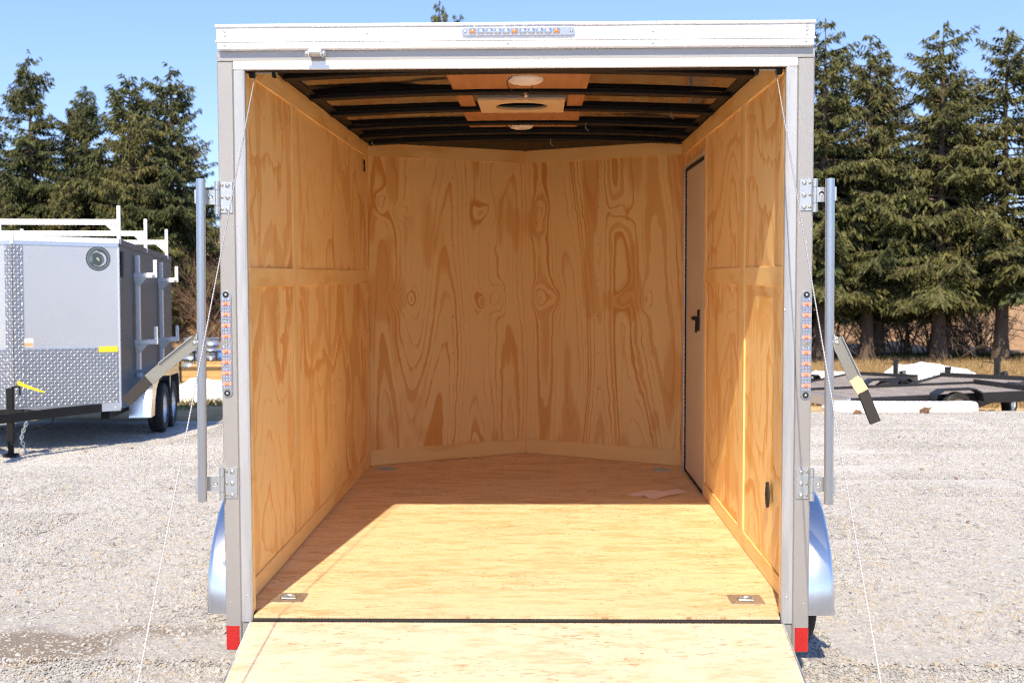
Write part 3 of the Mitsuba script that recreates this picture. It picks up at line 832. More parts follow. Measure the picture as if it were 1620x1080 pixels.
for a, b in corners:
    a, b = np.array(a, float), np.array(b, float)
    Pt('nose_panel', hull([(*a, z) for z in (ZB, ZT - .1)] + [(*b, z) for z in (ZB, ZT - .1)] + [(*(a + [0, .03]), z) for z in (ZB, ZT - .1)] + [(*(b + [0, .03]), z) for z in (ZB, ZT - .1)]), 'silver_skin', smooth=False)
    m, uv = quad_uv(a + (b - a) * .045, b - (b - a) * .012, ZB + .085, ZB + .75, .004)
    Pt('chequer_plate', m, 'chequer_plate', smooth=False, uv=uv)
    m, uv = quad_uv(a + (b - a) * .02, b - (b - a) * .0, ZB - .01, ZB + .088, .008)
    Pt('lower_trim', m, 'trim_aluminium', smooth=False)
    m, uv = quad_uv(a, b, ZT - .105, ZT + .0, .008)
    tk = Pt('top_trim', m, 'trim_aluminium', smooth=False)
    m, uv = quad_uv(a + (b - a) * .02, b, ZB + .752, ZB + .772, .006)
    Pt('plate_trim', m, 'trim_aluminium', smooth=False)
    d = (b - a) / np.linalg.norm(b - a)
    n = np.array([d[1], -d[0]])
    rv = []
    for q in np.linspace(.06, .95, 7):
        c = a + (b - a) * q + n * .0085
        rv.append(dome((c[0], c[1], ZT - .05), .012, [n[0], n[1], 0], .006, 8))
        rv.append(dome((c[0], c[1], ZB + .035), .010, [n[0], n[1], 0], .006, 8))
    Pt('trim_rivets', cat(rv), 'white_paint', tk, smooth=50, kind='stuff')
# nose strip of chequer plate
for sgn in (-1, 1):
    b = np.array([NX, NY])
    e = np.array([-2.12, 0]) if sgn < 0 else np.array([0.0, 0])
    d = (e - b) / np.linalg.norm(e - b)
    A_, B_ = (b + d * .105, b) if sgn < 0 else (b, b + d * .105)
    m, uv = quad_uv(A_, B_, ZB + .09, ZT - .107, .014)
    ns = Pt('nose_strip', m, 'chequer_plate', smooth=False, uv=uv)
    n = np.array([d[1], -d[0]])
    n = n if n[1] < 0 else -n
    rv = [dome((*(b + d * .095 + n * .0145), z), .009, [n[0], n[1], 0], .006, 8) for z in np.arange(ZB + .15, ZT - .12, .16)]
    Pt('strip_rivets', cat(rv), 'white_paint', ns, smooth=50, kind='stuff')
Pt('nose_cap', cyl((NX, NY - .012, ZT - .1), (NX, NY - .012, ZT + .004), .018, 10), 'white_paint')
Pt('corner_trim', bx(-.012, .010, -.012, .03, ZB + .02, ZT - .106, .004), 'trim_aluminium')
rf = Pt('roof', hull([(x, y, z) for x in (-2.13, .012) for y in (-.01, BL) for z in (ZT - .06, ZT - .002)] + [(NX, NY - .01, z) for z in (ZT - .06, ZT - .002)]), 'white_paint', smooth=False)
Pt('roof_rail', bx(-.02, .0135, .005, BL, ZT - .075, ZT - .001, .003), 'charcoal_skin')
# round emblem on the nose panel
b = np.array([NX, NY]); e = np.array([0.0, 0.0])
d2 = (e - b) / np.linalg.norm(e - b)
n2 = np.array([d2[1], -d2[0]])
ec = b + (e - b) * .80 + n2 * .0008
EM = TM @ mat4([d2[0], d2[1], 0], [0, 0, 1], [n2[0], n2[1], 0], [ec[0], ec[1], 2.263])
def emb(poly, t0, t1):
    m = trimesh.creation.extrude_polygon(poly, t1 - t0, engine='earcut')
    m.apply_translation([0, 0, t0])
    m.apply_transform(EM)
    return m
em = put(ct, 'emblem', emb(Point(0, 0).buffer(.146, 40), 0, .003), 'emblem_dark', smooth=20, label='round dark emblem with swirling pale shapes')
put(em, 'ring', emb(Point(0, 0).buffer(.132, 40).difference(Point(0, 0).buffer(.117, 40)), .0032, .0045), 'emblem_mid', smooth=20)
def crescent(r0, a0, a1, w, dx=0, dy=0, n=16):
    t = np.radians(np.linspace(a0, a1, n))
    k = np.sin(np.linspace(0, np.pi, n)) ** .7
    o = [((r0 + w * q) * math.cos(x) + dx, (r0 + w * q) * math.sin(x) + dy) for x, q in zip(t, k)]
    i_ = [((r0 - w * q) * math.cos(x) + dx, (r0 - w * q) * math.sin(x) + dy) for x, q in zip(t, k)]
    return Polygon(o + i_[::-1]).buffer(0)
for r0, a0, a1, w, dx, dy, mm in ((.085, -55, 95, .013, .0, -.012, 'emblem_light'), (.062, -60, 60, .008, -.004, -.025, 'emblem_mid'), (.078, 80, 150, .012, -.02, 0, 'emblem_mid'),
                                  (.088, 150, 215, .024, .0, .0, 'emblem_mid'), (.09, 225, 290, .011, 0, 0, 'emblem_mid'), (.045, -110, 10, .007, .012, -.045, 'emblem_light'), (.05, 60, 130, .008, -.02, .035, 'emblem_light')):
    put(em, 'swirl', emb(crescent(r0, a0, a1, w, dx, dy), .0032, .0045), mm, smooth=20)
put(em, 'centre', emb(Point(-.008, .0).buffer(.015, 16).union(Point(.006, -.02).buffer(.011, 12)), .0046, .006), 'emblem_cream', smooth=20)
# stickers
c = b + (e - b) * .885 + n2 * .0095
SM = TM @ mat4([d2[0], d2[1], 0], [0, 0, 1], [n2[0], n2[1], 0], [c[0], c[1], ZB + .735])
m = trimesh.creation.box(bounds=[(-.115, -.035, 0), (.115, .035, .002)]); m.apply_transform(SM)
put(ct, 'sticker', m, 'yellow_sticker', smooth=False, label='yellow sticker on the chequer plate')
c = b + (e - b) * .13 + n2 * .0012
SM = TM @ mat4([d2[0], d2[1], 0], [0, 0, 1], [n2[0], n2[1], 0], [c[0], c[1], ZB + .83])
m = trimesh.creation.box(bounds=[(-.055, -.05, 0), (.055, .05, .002)]); m.apply_transform(SM)
sk = put(ct, 'sticker', m, 'white_paint', smooth=False, label='small white and orange sticker above the chequer plate')
m = trimesh.creation.box(bounds=[(-.05, -.045, .0022), (.05, .0, .003)]); m.apply_transform(SM)
put(sk, 'print', m, 'orange_label', smooth=False)

# ladder racks on the roof
for i, y in enumerate((.06, 2.02, 3.95)):
    k = numbered(ct + '__roof_rack')
    Pt('cross_bar', bx(-2.1, -.022, y - .02, y + .02, ZT + .17, ZT + .235, .003), 'white_paint', k)
    for sx in (0, -2.12):
        Pt('upright', bx(sx - .02, sx + .02, y - .024, y + .024, ZT - .06, ZT + .40, .003), 'white_paint', k)
    Pt('upright', bx(-1.40, -1.36, y - .02, y + .02, ZT + .001, ZT + .168, .003), 'white_paint', k)
    tri = Polygon([(-.022, ZT + .17), (-.16, ZT + .17), (-.022, ZT + .05)])
    Pt('gusset', prism(tri, .008, xz_plane(y + .004)), 'white_paint', k, smooth=False)
# material racks on the side wall
for y in (1.05, 3.02):
    k = numbered(ct + '__side_rack')
    Pt('upright', bx(.02, .075, y - .035, y + .035, .86 + .02, 2.36, .004), 'trim_aluminium', k)
    for z in (1.24, 2.10):
        Pt('arm', bx(.003, .30, y - .06, y - .036, z - .025, z + .03, .003), 'trim_aluminium', k)
        Pt('arm_tip', cat(bx(.255, .30, y - .075, y - .0605, z - .03, z + .20, .003), bx(.17, .2545, y - .075, y - .0605, z - .03, z + .035, .003)), 'white_paint', k)
        tri = Polygon([(.004, z - .026), (.17, z - .026), (.075, z - .14), (.03, z - .14)])
        Pt('gusset', prism(tri, .006, xz_plane(y - .037)), 'zinc', k, smooth=False)
# chassis, fender, wheels, tongue
Pt('chassis', cat(bx(-1.95, -1.85, .1, BL - .1, .33, .44, 0), bx(-.25, -.15, .1, BL - .1, .33, .44, 0), bx(-1.85, -.25, 1.3, 1.4, .33, .44, 0), bx(-1.85, -.25, 3.1, 3.2, .33, .44, 0)), 'black_steel')
for sx, ax in ((0.17, 1), (-2.29, -1)):
    for y in (1.80, 2.62):
        wheel(ct, (sx, y, .335), ax, .335, .20, 'trim_aluminium', TM)
fa = [(.55, .30), (.57, .46), (.65, .63), (.78, .76), (.95, .84), (1.2, .87), (2.95, .87), (3.08, .82), (3.16, .70), (3.2, .30)]
def fender2(x0, x1):
    v, f = [], []
    for y, z in fa:
        v += [(x0, y, z), (x1, y, z)]
    for i in range(len(fa) - 1):
        a_ = 2 * i
        f += [[a_, a_ + 1, a_ + 3], [a_, a_ + 3, a_ + 2]]
    m1 = trimesh.Trimesh(np.array(v), np.array(f), process=False)
    inn = [(y + (.0 if i == 0 else 0), z) for i, (y, z) in enumerate(fa)]
    side_p = Polygon(fa + [(3.16, .30), (3.12, .68), (3.02, .75), (2.28, .75), (2.24, .56), (2.20, .75), (1.46, .78), (1.22, .74), (1.02, .64), (.90, .50), (.84, .30)])
    m2 = prism(side_p, .006, yz_plane(x1 - .006))
    return cat(m1, m2)
Pt('fender', fender2(.0, .27), 'fender_aluminium', smooth=40, label='square aluminium fender over the tandem wheels')
Pt('fender', fender2(-2.39, -2.12), 'fender_aluminium', smooth=40)
tg = numbered(ct + '__tongue')
for x in (-1.9, -.22):
    Pt('beam', hull([(x, -.02, z) for z in (.43, .53)] + [(x + .08, -.02, z) for z in (.43, .53)] + [(NX - .03, -1.65, z) for z in (.43, .53)] + [(NX + .05, -1.65, z) for z in (.43, .53)]), 'black_steel', tg)
Pt('coupler', bx(NX - .05, NX + .07, -2.0, -1.66, .45, .54, .01), 'black_steel', tg)
jk = numbered(ct + '__jack')
JX, JY = NX + .05, NY - .38
Pt('tube', bx(JX - .035, JX + .035, JY - .035, JY + .035, .18, .78, .004), 'black_steel', jk)
Pt('foot', cat(bx(JX - .027, JX + .027, JY - .027, JY + .027, .045, .18, .003), bx(JX - .07, JX + .07, JY - .07, JY + .07, .015, .0448, .003)), 'black_steel', jk)
Pt('mount', bx(JX - .12, JX + .14, JY - .06, JY + .06, .41, .54, .006), 'black_steel', jk)
Pt('crank', tube([(JX + .02, JY, .79), (JX + .11, JY - .02, .80), (JX + .11, JY - .02, .70)], .012, 8), 'black_steel', jk)
st = [(JX + .09, JY - .03, .84), (JX + .17, JY - .03, .805), (JX + .27, JY - .03, .765), (JX + .38, JY - .03, .73)]
Pt('strap', cat([hull([(x, y + q, z + w * ww) for (x, y, z), ww in ((p, .026 - .006 * i), (p2, .026 - .006 * (i + 1))) for q in (0, .006) for w in (-1, 1)]) for i, (p, p2) in enumerate(zip(st, st[1:]))]), 'yellow_strap', jk, smooth=False, label='yellow tag strap tied at the jack top')
wires = [(JX - .02, JY - .03, .53), (JX + .14, JY + .02, .53), (JX + .30, JY + .1, .50), (JX + .42, JY + .15, .42), (JX + .36, JY + .15, .345), (JX + .24, JY + .12, .34)]
sp = make_interp_spline(np.linspace(0, 1, len(wires)), np.array(wires), k=3)
Pt('cable', tube(sp(np.linspace(0, 1, 24)), .009, 6), 'black_steel', jk)
def chain(pts, parent):
    pts = np.array(pts, float)
    seg = np.r_[0, np.cumsum(np.linalg.norm(np.diff(pts, axis=0), axis=1))]
    n = int(seg[-1] / .035)
    ms = []
    for i in range(n):
        t = (i + .5) / n * seg[-1]
        c = np.array([np.interp(t, seg, pts[:, q]) for q in range(3)])
        dd = np.array([np.interp(t + .01, seg, pts[:, q]) for q in range(3)]) - c
        dd /= np.linalg.norm(dd) + 1e-9
        tr_ = trimesh.creation.torus(.024, .007, major_sections=12, minor_sections=6)
        tr_.apply_scale([1.2, .72, 1])
        R = trimesh.geometry.align_vectors([1, 0, 0], dd)
        R = R @ trimesh.transformations.rotation_matrix((i % 2) * np.pi / 2, [1, 0, 0])
        R[:3, 3] = c
        tr_.apply_transform(R)
        ms.append(tr_)
    Pt('safety_chain', cat(ms), 'zinc', parent, smooth=40)
chain([(JX + .13, JY - .06, .46), (JX + .20, JY - .07, .42), (JX + .15, JY - .07, .30), (JX + .13, JY - .07, .22), (JX + .15, JY - .07, .15)], tg)
chain([(JX - .16, JY - .06, .52), (JX - .22, JY - .07, .38), (JX - .20, JY - .07, .24), (JX - .17, JY - .07, .12)], tg)
Pt('hook', tube([(JX + .15, JY - .07, .15), (JX + .17, JY - .07, .09), (JX + .20, JY - .07, .05)], .012, 6), 'zinc', tg)
Pt('hook', tube([(JX - .17, JY - .07, .12), (JX - .16, JY - .07, .06), (JX - .13, JY - .07, .03)], .012, 6), 'zinc', tg)

# ------------------------------------------------------------------ low flatbed trailers on the right
def flatbed(x, y, ang, label, L=4.6, W=1.9, tail='trim_aluminium', rear=.28, front=.34, jack=True):
    k = thing('flatbed_trailer', label, 'flatbed trailer', 'low flatbed trailers parked beside the dry grass')
    slope = math.atan((front - rear) / L)
    M = rotz(-ang, (x, y, float(ground_z(x, y)))) @ trimesh.transformations.rotation_matrix(slope, [1, 0, 0])
    def F(name, m, mat, **kw):
        return put(k, name, m, mat, M=M, **kw)
    h = rear
    n = 9
    for i in range(n):
        a_ = -W / 2 + .06 + i * (W - .12) / n
        F('deck_plank', bx(a_ + .004, a_ + (W - .12) / n - .004, .09, L - .05, h, h + .035, 0), 'grey_plank', smooth=False)
    for s in (-1, 1):
        F('side_beam', bx(s * (W / 2 - .058), s * W / 2, .05, L, h - .11, h + .08, .004), 'frame_black')
    F('tail_beam', bx(-W / 2, W / 2, -.03, .049, h - .11, h + .08, .005), tail)
    for s in (-1, 1):
        F('tail_lamp', bx(s * (W / 2 - .16), s * (W / 2 - .02), -.04, -.031, h - .06, h + .02, .003), 'white_paint')
    F('front_beam', bx(-W / 2, W / 2, L + .001, L + .06, h - .10, h + .12, .004), 'frame_black')
    for s in (-1, 1):
        fy = L * .52
        fa_ = [(fy - .50, h - .02), (fy - .46, h + .12), (fy - .32, h + .19), (fy + .32, h + .19), (fy + .46, h + .12), (fy + .50, h - .02)]
        v, f_ = [], []
        x0, x1 = s * W / 2 + s * .002, s * (W / 2 + .22)
        for yy, zz in fa_:
            v += [(x0, yy, zz), (x1, yy, zz), (x1, yy, zz - .03), (x0, yy, zz - .03)]
        for i in range(len(fa_) - 1):
            for q in range(4):
                a_, b_ = 4 * i + q, 4 * i + (q + 1) % 4
                f_ += [[a_, b_, b_ + 4], [a_, b_ + 4, a_ + 4]]
        mm = trimesh.Trimesh(np.array(v), np.array(f_), process=False)
        mm.fix_normals()
        F('fender', mm, 'frame_black', smooth=20)
        wheel(k, (s * (W / 2 + .11), fy, h - .16), s, .29, .17, 'zinc', M)
    for s in (-1, 1):
        F('tongue_beam', hull([(s * .75, L + .05, z) for z in (h - .10, h - .01)] + [(s * .67, L + .05, z) for z in (h - .10, h - .01)] + [(s * .05, L + 1.35, z) for z in (h - .10, h - .01)] + [(s * .001, L + 1.35, z) for z in (h - .10, h - .01)]), 'frame_black', smooth=False)
    F('coupler', bx(-.05, .05, L + 1.3, L + 1.6, h - .04, h + .06, .008), 'frame_black')
    if jack:
        F('jack', cat(bx(-.10, .02, L + 1.0, L + 1.1, h - .42, h + .36, .005), bx(-.12, .04, L + 1.04, L + 1.07, h + .32, h + .40, .004)), 'frame_black')
        F('jack_crank', tube([(-.1, L + 1.05, h + .28), (-.35, L + 1.05, h + .30), (-.37, L + 1.05, h + .16)], .012, 6), 'frame_black')
    return k
flatbed(6.85, 17.2, 36, 'low black flatbed trailer with silver tail beam, behind the long snow strip', front=.36)
flatbed(6.95, 20.6, 36, 'low black flatbed trailer second from the snow strip, its tail half hidden by the post', front=.36)
flatbed(6.5, 24.0, 38, 'low black flatbed trailer farthest back, in front of the snow piles', front=.36)
flatbed(5.1, 16.9, 72, 'low grey decked trailer lying along the snow strip next to the right post', L=4.0, rear=.34, front=.36, jack=False)
flatbed(11.2, 19.6, 30, 'low flatbed trailer at the right border of the view, tail lamp showing white', tail='frame_black', front=.36)

# snow -----------------------------------------------------------------------
def snow(x0, y0, x1, y1, hw, hh, label, seed, crisp=False, n=60, m=14):
    A_, B_ = np.array([x0, y0], float), np.array([x1, y1], float)
    d = (B_ - A_) / np.linalg.norm(B_ - A_)
    nr = np.array([-d[1], d[0]])
    if nr[1] > 0:
        nr = -nr
    V = []
    for i in range(n + 1):
        t = i / n
        e = min(1, min(t, 1 - t) / (.03 if crisp else .22))
        e = e ** (.4 if crisp else .8)
        c = A_ + (B_ - A_) * t
        for j in range(m + 1):
            a_ = np.pi * j / m
            ca, sa = math.cos(a_), math.sin(a_)
            if crisp:
                ca, sa = np.sign(ca) * abs(ca) ** .5, sa ** .35
            q = meshkit.fbm(np.array([t * np.linalg.norm(B_ - A_) * (1.0 if not crisp else .8), a_ * 1.2, seed * 3.1]), 4, seed)
            hgt = hh * e * sa * ((.55 + .9 * q) if not crisp else (.9 + .2 * q))
            pnt = c + nr * ca * hw * (.8 + .4 * q) * (.4 + .6 * e)
            V.append((pnt[0], pnt[1], float(ground_z(pnt[0], pnt[1])) - .03 + hgt))
    V = np.array(V)
    i, j = np.meshgrid(np.arange(n), np.arange(m), indexing='ij')
    a_ = i * (m + 1) + j
    f_ = np.stack([a_, a_ + m + 1, a_ + m + 2, a_ + 1], -1).reshape(-1, 4)
    me = trimesh.Trimesh(V, np.vstack([f_[:, [0, 1, 2]], f_[:, [0, 2, 3]]]), process=False)
    k = thing('snow_pile', label, 'snow pile')
    scene[k] = mikit.ply(me, 'snow', smooth=50 if crisp else True)
    return k
snow(4.98, 15.35, 7.35, 15.75, .45, .20, 'long flat strip of white snow at the gravel edge right of the open trailer', 3, True)
snow(9.6, 30.2, 13.0, 29.2, .8, .62, 'tallest white snow pile behind the flatbed trailers', 5)
snow(7.6, 30.6, 10.4, 30.4, .7, .42, 'lower snow ridge behind the flatbeds, left of the tall pile', 8)
snow(12.6, 29.0, 16.5, 27.8, .7, .36, 'thin snow ridge behind the flatbeds at the right border', 11)
snow(-7.2, 18.7, -4.9, 18.5, .8, .40, 'snow pile left of the open trailer, in front of the black railed trailer', 14)
snow(-10.5, 15.9, -7.6, 15.7, .5, .16, 'thin snow patch under the tongue of the silver trailer', 17)
for i, (x, y) in enumerate(((6.32, 14.78), (5.2, 14.7))):
    k = thing('leaf_clump', 'small brown leaf clump at the front of the snow strip, %s' % ('under its middle' if i == 0 else 'near its left end'), 'dead leaf')
    ms = []
    rg = np.random.default_rng(i)
    for q in range(9):
        c = np.array([x, y, float(ground_z(x, y)) + .03]) + rg.normal(0, .035 if i == 0 else .02, 3) * [1, 1, .5]
        w = rg.normal(0, .035, (5, 3))
        ms.append(hull(c + w))
    scene[k] = mikit.ply(cat(ms), 'leaf_brown', smooth=False)

rg = np.random.default_rng(31)
ms = []
for i in range(60):
    x, y = (rg.uniform(1.6, 6.5), rg.uniform(2, 14)) if i % 4 else (rg.uniform(-6, -1.6), rg.uniform(2, 12))
    c = np.array([x, y, float(ground_z(x, y)) + .016])
    L, Wd = rg.uniform(.015, .04), rg.uniform(.008, .02)
    a_ = rg.uniform(0, 6.28)
    e1, e2 = np.array([math.cos(a_), math.sin(a_), rg.normal(0, .3)]), np.array([-math.sin(a_), math.cos(a_), rg.normal(0, .3)])
    ms.append(hull([c + e1 * L, c - e1 * L, c + e2 * Wd, c - e2 * Wd, c + [0, 0, .006], c + e1 * .4 * L + e2 * .7 * Wd]))
scene['dead_leaves'] = mikit.ply(cat(ms), 'leaf_brown', smooth=False)
labels['dead_leaves'] = {'label': 'scattered small brown dead leaves and chips on the gravel', 'category': 'leaves', 'kind': 'stuff'}

# ------------------------------------------------------------------ things far left behind the silver trailer
ut = thing('utility_trailer', 'black railed utility trailer with yellowish wooden sides, left of the open trailer', 'trailer')
UM = rotz(0, (-8.5, 22.0, float(ground_z(-7.5, 22.0))))
def U(name, m, mat, **kw):
    return put(ut, name, m, mat, M=UM, **kw)
for y in (0.0, 3.0):
    U('rail', cat(bx(0, 2.2, y, y + .04, .66, .70, .004), bx(0, 2.2, y - .0205, y - .0005, .50, .53, .004)), 'frame_black')
    for x in (0.0, .55, 1.1, 1.62, 2.16):
        U('rail_post', bx(x, x + .04, y + .001, y + .039, .20, .6595, .004), 'frame_black')
for x in (0.0, 2.16):
    U('rail', bx(x, x + .04, .041, 2.999, .66, .70, .004), 'frame_black')
for z in (.20, .30, .40):
    U('side_board', bx(.02, 2.18, .045, .07, z + .002, z + .095, .003), 'tan_plank')
    U('side_board', bx(.02, 2.18, 2.93, 2.955, z + .002, z + .095, .003), 'tan_plank')
U('deck', bx(.01, 2.19, .072, 2.925, .16, .198, .003), 'tan_plank')
U('frame', bx(0, 2.2, 0, 3.0, .08, .158, .004), 'frame_black')
for x, ax in ((-.12, -1), (2.32, 1)):
    wheel(ut, (x, 1.6, .28), ax, .28, .17, 'zinc', UM)
k = thing('timber_load', 'tan timber boards stacked on the railed utility trailer', 'timber')
for i in range(6):
    put(k, 'board', bx(.1, 2.1, .3 + i * .4, .66 + i * .4, .1995, .36 + .03 * (i % 2), .004), 'tan_plank', M=UM)
def wheel_stack(x, y, n, label):
    k = thing('wheel_stack', label, 'stack of wheels')
    z = float(ground_z(x, y)) + .02
    for i in range(n):
        prof = np.array([(.10, -.08), (.17, -.075), (.19, -.09), (.205, -.085), (.19, -.06), (.175, -.02), (.175, .02), (.19, .06), (.205, .085), (.19, .09), (.17, .075), (.10, .08)])
        m = trimesh.creation.revolve(prof, sections=24)
        m.apply_translation([x + .01 * math.sin(i * 3), y, z + .10 + i * .185])
        put(k, 'rim', m, 'trim_aluminium', smooth=40)
wheel_stack(-8.85, 26.0, 6, 'stack of silver rims just left of the swung out lock bar')
wheel_stack(-8.32, 26.0, 6, 'stack of silver rims between the left lock bar and the left post')
k = thing('plastic_barrel', 'blue plastic barrel behind the railed trailer, beside the left post', 'barrel')
prof = np.array([(0, 0), (.24, 0), (.27, .04), (.285, .28), (.295, .3), (.285, .32), (.285, .56), (.295, .58), (.285, .6), (.27, .84), (.24, .88), (0, .88)])
m = trimesh.creation.revolve(prof, sections=28)
m.apply_translation([-7.75, 25.6, float(ground_z(-7.75, 25.6)) - .02])
scene[k] = mikit.ply(m, 'blue_plastic', smooth=40)

# ------------------------------------------------------------------ gravel stones
def stone(rg, r):
    m = trimesh.creation.icosahedron()
    v = m.vertices * (1 + rg.normal(0, .16, (12, 1))) * np.array([1, rg.uniform(.6, .95), rg.uniform(.4, .7)])
    a_ = rg.uniform(0, 6.28)
    v = v @ np.array([[math.cos(a_), math.sin(a_), 0], [-math.sin(a_), math.cos(a_), 0], [0, 0, 1]])
    tlt = rg.normal(0, .3, 2)
    v[:, 2] += v[:, 0] * tlt[0] + v[:, 1] * tlt[1]
    return v * r, m.faces

def stone_tile(seed, n, size=1.0):
    rg = np.random.default_rng(seed)
    V, F, o = [], [], 0
    for i in range(n):
        r = min(.035, .0052 * math.exp(rg.normal(0, .45)) + .0016)
        v, f = stone(rg, r)
        v = v + [rg.uniform(-size / 2, size / 2), rg.uniform(-size / 2, size / 2), r * .12]
        V.append(v)
        F.append(f + o)
        o += len(v)
    return trimesh.Trimesh(np.vstack(V), np.vstack(F), process=False)
for i, n in enumerate((5200, 5200, 2200)):
    scene[f'stone_tile_{"abc"[i]}'] = {'type': 'shapegroup', 'stones': mikit.ply(stone_tile(50 + i, n, 1.0), 'stone', smooth=False)}
rg = np.random.default_rng(9)
gi = 0
for iy in range(-2, 16):
    for ix in range(-10, 11):
        x, y = ix * 1.0, iy + .5
        dpt = y + 4.28
        if abs(x - .083 + .0218 * dpt) > .43 * dpt + 1.9 or (abs(x) < .6 and y < 6) or y > 14.9 or (x < -3.8 and y > 12.6):
            continue
        if abs(x) < .6 and (-2.2 < y < 1):
            continue
        stain = math.exp(-((x + 2.5) / .8) ** 2 - ((y - 1.3) / .7) ** 2)
        far = y > 7
        grp = 'c' if far or stain > .45 else 'ab'[int(rg.integers(2))]
        gi += 1
        sl = -.035 if y > 1 else 0
        M_ = T().translate([x, y, float(ground_z(x, y)) - .001]).rotate([1, 0, 0], math.degrees(sl)).rotate([0, 0, 1], float(rg.integers(4)) * 90)
        if far:
            M_ = M_.scale([1, 1, 1.2])
        scene[f'gravel__{gi:03d}'] = {'type': 'instance', 'g': {'type': 'ref', 'id': f'stone_tile_{grp}'}, 'to_world': M_}
labels['gravel'] = {'label': 'loose pale grey gravel stones over the whole yard', 'category': 'gravel', 'kind': 'stuff'}

# ------------------------------------------------------------------ vegetation
def quads(c, d, w, col, rg):
    """c centres, d half-length vectors, w half-width vectors"""
    n = len(c)
    v = np.stack([c - d - .35 * w, c - .2 * d + w, c + d, c - .2 * d - w], 1).reshape(-1, 3)
    k = np.arange(n) * 4
    f = np.vstack([np.stack([k, k + 1, k + 2], 1), np.stack([k, k + 2, k + 3], 1)])
    return v, f, np.repeat(col, 4, axis=0)

def spruce(seed, H, R, olive=.3, bare=.0, top=.0):
    rg = np.random.default_rng(seed)
    C, D, W, COL = [], [], [], []
    wood = []
    z = H * (.10 + bare)
    wob = rg.uniform(0, 6.28, 4)
    while z < H - .12:
        t = z / H
        env = (1 - t) ** .68 * (.55 + .45 * min(1, (t - bare) / .18))
        nb = int(rg.integers(5, 8)) if t < .93 else 4
        a0 = rg.uniform(0, 6.28)
        for b_ in range(nb):
            az = a0 + b_ * 6.283 / nb + rg.normal(0, .25)
            zz = z + rg.normal(0, .17)
            side_ = 1 + .24 * math.sin(az * 2 + wob[0] + 5 * t) + .22 * math.sin(az * 3 + wob[1] + 11 * t) + .16 * math.sin(az + wob[2] + 23 * t)
            L = R * env * side_ * rg.uniform(.5, 1.25) + .10
            if rg.random() < .07:
                L *= 1.3
            e = np.array([math.cos(az), math.sin(az), 0])
            e2 = np.array([-math.sin(az), math.cos(az), 0])
            rise = rg.uniform(.25, .5) if t > .75 else rg.uniform(-.05, .25)
            drop = rg.uniform(.35, .75) * (1 - t * .6)
            ss = np.linspace(0, 1, 5)
            P_ = np.stack([e * L * q + np.array([0, 0, zz + L * (rise * q - drop * q * q + .32 * q ** 3)]) for q in ss])
            if L > .5:
                wood.append((P_, .022 * L ** .7 + .006))
            m_ = max(5, int(L / .07))
            tone = rg.normal(0, .18)
            yel = np.clip(rg.normal(olive, .22), 0, 1)
            for q in (np.arange(m_) + rg.uniform(0, 1, m_)) / m_:
                if q * L < .08 + .12 * L:
                    continue
                base = e * L * q + np.array([0, 0, zz + L * (rise * q - drop * q * q + .32 * q ** 3)])
                lat = (.36 * L * (1 - q) ** .8 + .10) * rg.uniform(.6, 1.2)
                for sg in (-1, 1):
                    dirn = e * rg.uniform(.45, .9) + e2 * sg * rg.uniform(.5, 1.0) + np.array([0, 0, -rg.uniform(.05, .8)])
                    dirn /= np.linalg.norm(dirn)
                    k_ = max(2, int(lat / .085))
                    for u_ in range(k_):
                        f_ = (u_ + rg.uniform(.3, .9)) / k_
                        cc = base + dirn * lat * f_ + rg.normal(0, .03, 3) + np.array([0, 0, -.05 * rg.random()])
                        dd = dirn * rg.uniform(.06, .12) + np.array([0, 0, -rg.uniform(.0, .09)]) + rg.normal(0, .015, 3)
                        ww = np.cross(dd, rg.normal(0, 1, 3) + np.array([0, 0, .8]))
                        ww *= rg.uniform(.020, .040) / (np.linalg.norm(ww) + 1e-9)
                        C.append(cc); D.append(dd); W.append(ww)
                        g = (1 + tone + rg.normal(0, .22))
                        c_ = np.array([.055, .072, .026]) * (1 - yel) + np.array([.128, .122, .040]) * yel
                        COL.append(np.clip(c_ * g, .006, .3))
        z += H * rg.uniform(.018, .030) * (1 if t < .8 else .8)
    for q in range(14):
        cc = np.array([0, 0, H - .02 * q])
        C.append(cc); D.append(np.array([rg.normal(0, .02), rg.normal(0, .02), .08])); W.append(rg.normal(0, .02, 3)); COL.append(np.array([.06, .07, .025]))
    v, f, col = quads(np.array(C), np.array(D), np.array(W), np.array(COL), rg)
    zs = np.linspace(0, H, 9)
    tr_ = [(.0 + .02 * math.sin(q * 1.3 + seed), .02 * math.cos(q * 1.7), q - .3) for q in zs]
    rad = .018 * H * (1 - zs / H) ** .9 + .012
    rad[0] *= 1.5
    limbs = [tube(P_, np.linspace(r_, .3 * r_, len(P_)), 4) for P_, r_ in wood]
    dead = []
    for q in range(26):
        az, zz = rg.uniform(0, 6.28), rg.uniform(.03, .13 + bare) * H
        L = rg.uniform(.5, 1.0) * R * .6
        e = np.array([math.cos(az), math.sin(az), 0])
        dead.append(tube([np.array([0, 0, zz]), e * L * .5 + [0, 0, zz - .1 * L], e * L + [0, 0, zz - .5 * L]], [.018, .012, .004], 4))
    trunk = cat(tube(tr_, rad, 10), limbs, dead)
    return trunk, (v, f, col)

